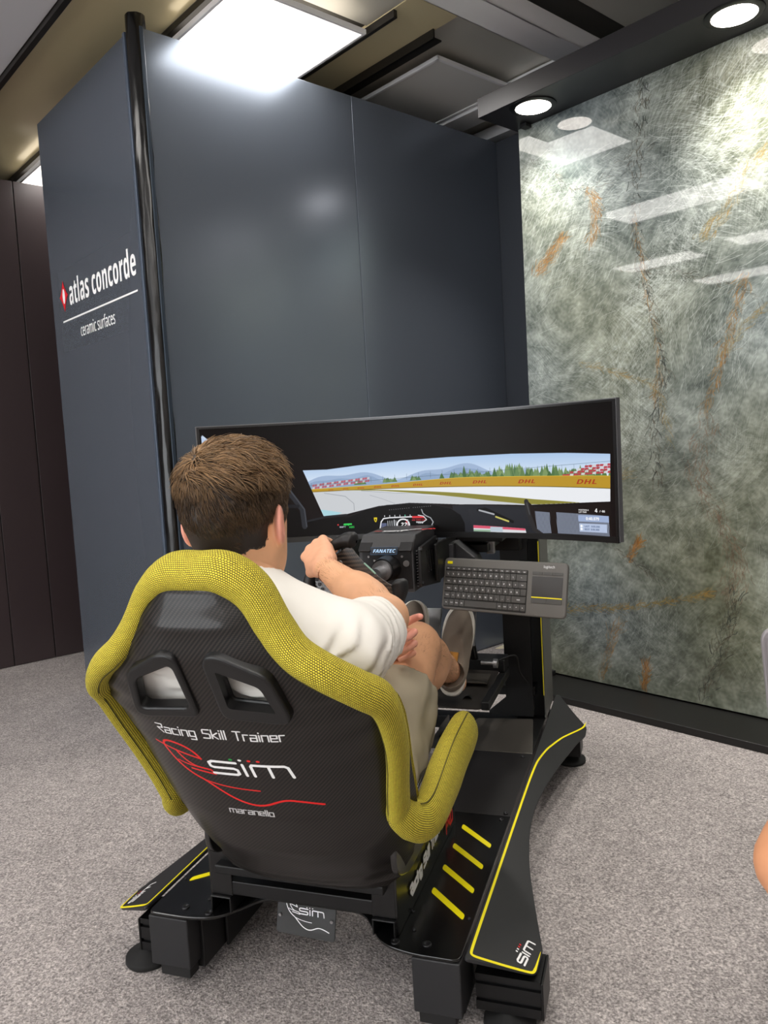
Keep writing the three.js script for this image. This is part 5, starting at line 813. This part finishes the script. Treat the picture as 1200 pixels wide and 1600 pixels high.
{
  const K = .395, t = thing('person', 'bystander seated beyond the right edge, only a bare elbow showing', 'person', [K, .5, -.85]), S = (g) => g.translate(-K, -.5, .85);
  const sh = [.225, .94, -.845], el = [.142, .628, -.90], ha = [.30, .56, -1.10], sh2 = [.57, .94, -.845], el2 = [.64, .66, -.90], ha2 = [.49, .56, -1.10];
  const torso = (p, g = 0) => { let d = ell(p, [K, .56, -.84], [.165 + g, .13 + g, .125 + g]); d = smin(d, ell(p, [K, .72, -.845], [.155 + g, .16 + g, .12 + g]), .08); d = smin(d, ell(p, [K, .85, -.85], [.172 + g, .14 + g, .115 + g]), .08); return smin(d, cone(p, sh, sh2, .055 + g, .055 + g), .05); };
  const arms = (p) => Math.min(smin(cone(p, sh, el, .052, .040), cone(p, el, ha, .041, .028), .02), smin(cone(p, sh2, el2, .052, .042), cone(p, el2, ha2, .043, .028), .02));
  const legs = (p, g = 0) => { let d = 1; for (const x of [.305, .485]) d = Math.min(d, smin(cone(p, [x, .52, -.88], [x + .01, .51, -1.27], .085 + g, .06 + g), cone(p, [x + .01, .51, -1.27], [x, .10, -1.22], .052 + g, .038 + g), .02)); return d; };
  const f = (p) => { let d = smin(torso(p), arms(p), .03); d = smin(d, cone(p, [K, .95, -.85], [K, 1.12, -.87], .055, .052), .03); return smin(d, legs(p), .03); };
  const head = (p) => { let d = ell(p, [K, 1.225, -.875], [.076, .10, .096]); d = smin(d, ell(p, [K, 1.155, -.915], [.062, .08, .06]), .04); d = smin(d, cone(p, [K, 1.19, -.965], [K, 1.16, -.988], .008, .012), .012); for (const s of [-1, 1]) d = smin(d, ell(p, [K + s * .08, 1.185, -.865], [.01, .032, .02]), .01); return smin(d, cone(p, [K, 1.0, -.85], [K, 1.14, -.875], .054, .052), .03); };
  const col = (p) => speck(c3(TAN, PINK, .15), p);
  const hf = handField([[20, 24, 14], [24, 28, 16], [26, 30, 18], [28, 32, 20]], [[[.02, -.008, .026], [.05, -.02, .05], .014, .012], [[.05, -.02, .05], [.08, -.03, .058], .011, .010], [[.08, -.03, .058], [.10, -.036, .056], .0098, .008]]);
  const hands = [[ha, el, 1], [ha2, el2, -1]].map(([h, e, s]) => { const X = V(h[0] - e[0], h[1] - e[1], h[2] - e[2]).normalize(), Y = V(0, 1, 0).addScaledVector(X, -X.y).normalize(), Z = V().crossVectors(X, Y).multiplyScalar(s); return remap(nets(hf, [-.04, -.11, -.06], [.20, .045, .10], .0035, col), basis(X, Y, Z, V(...h).addScaledVector(X, .01))); });
  part(t, 'body', S(join([nets(f, [.05, .06, -1.36], [.72, 1.05, -.66], .010, col), nets(head, [K - .12, 1.0, -1.02], [K + .12, 1.36, -.75], .005, col), ...hands])), skinM);
  const hairF = (p) => Math.max(ell(p, [K, 1.235, -.868], [.084, .108, .104]), -(p[2] < -.93 ? p[1] - 1.29 : p[1] - 1.18 - .4 * Math.max(0, -.86 - p[2])));
  part(t, 'hair', S(nets(hairF, [K - .12, 1.1, -1.02], [K + .12, 1.38, -.72], .006)), M({ color: 0x2a1d14, roughness: .6 }));
  const sleeve = (p, a, b) => { const d = V(b[0] - a[0], b[1] - a[1], b[2] - a[2]), l = d.length(); d.normalize(); return Math.max(cone(p, a, b, .066, .064), (p[0] - a[0]) * d.x + (p[1] - a[1]) * d.y + (p[2] - a[2]) * d.z - l * .55); };
  part(t, 't_shirt', S(nets((p) => Math.max(smin(smin(torso(p, .014), sleeve(p, sh, el), .03), sleeve(p, sh2, el2), .03) + .004 * nz(p[0] * 18, p[1] * 12, p[2] * 18), .5 - p[1]), [.08, .46, -1.05], [.72, 1.05, -.66], .009)), M({ color: 0x7a1d22, roughness: .9 }));
  part(t, 'trousers', S(nets((p) => Math.max(smin(legs(p, .014), ell(p, [K, .545, -.85], [.185, .10, .14]), .04) + .004 * nz(p[0] * 20, p[1] * 14, p[2] * 16), .14 - p[1]), [.15, .10, -1.38], [.63, .68, -.66], .009)), M({ color: 0x23262e, roughness: .9 }));
  for (const x of [.305, .485]) part(t, 'shoe', S(nets((p) => Math.max(smin(cone(p, [x, .05, -1.20], [x, .04, -1.38], .045, .038), cone(p, [x, .06, -1.21], [x, .13, -1.215], .05, .052), .03), .004 - p[1]), [x - .08, 0, -1.46], [x + .08, .18, -1.1], .007)), M({ color: 0x1c1c1e, roughness: .6 }));
  const u = thing('stool', 'low black stool under the bystander, beyond the right edge', 'stool', [K, 0, -.85]);
  part(u, 'seat', at(rbox(.36, .045, .34, .015, 3), 0, .392, 0), blackMatt); for (const [x, z] of [[-.15, -.14], [.15, -.14], [-.15, .14], [.15, .14]]) part(u, 'leg', at(cyl(.012, .014, .372, 14), x, .186, z), steel);
}
{  // flat cream shape in place of a bright spot of light on the floor
  const c = rp(-2.68, 0, -3.2), t = thing('floor_light_patch', 'small cream sheet standing in for bright light on the floor behind the pedals', 'patch', [c.x, 0, c.z], ROOM);
  part(t, 'patch', flat(ext(roundShape([[-.06, .11, .004], [-.03, -.09, .004], [.10, .03, .004]]), .004, .001)), M({ color: 0xe9e0c4, roughness: .6 }));
}
renderer.render(scene, camera);
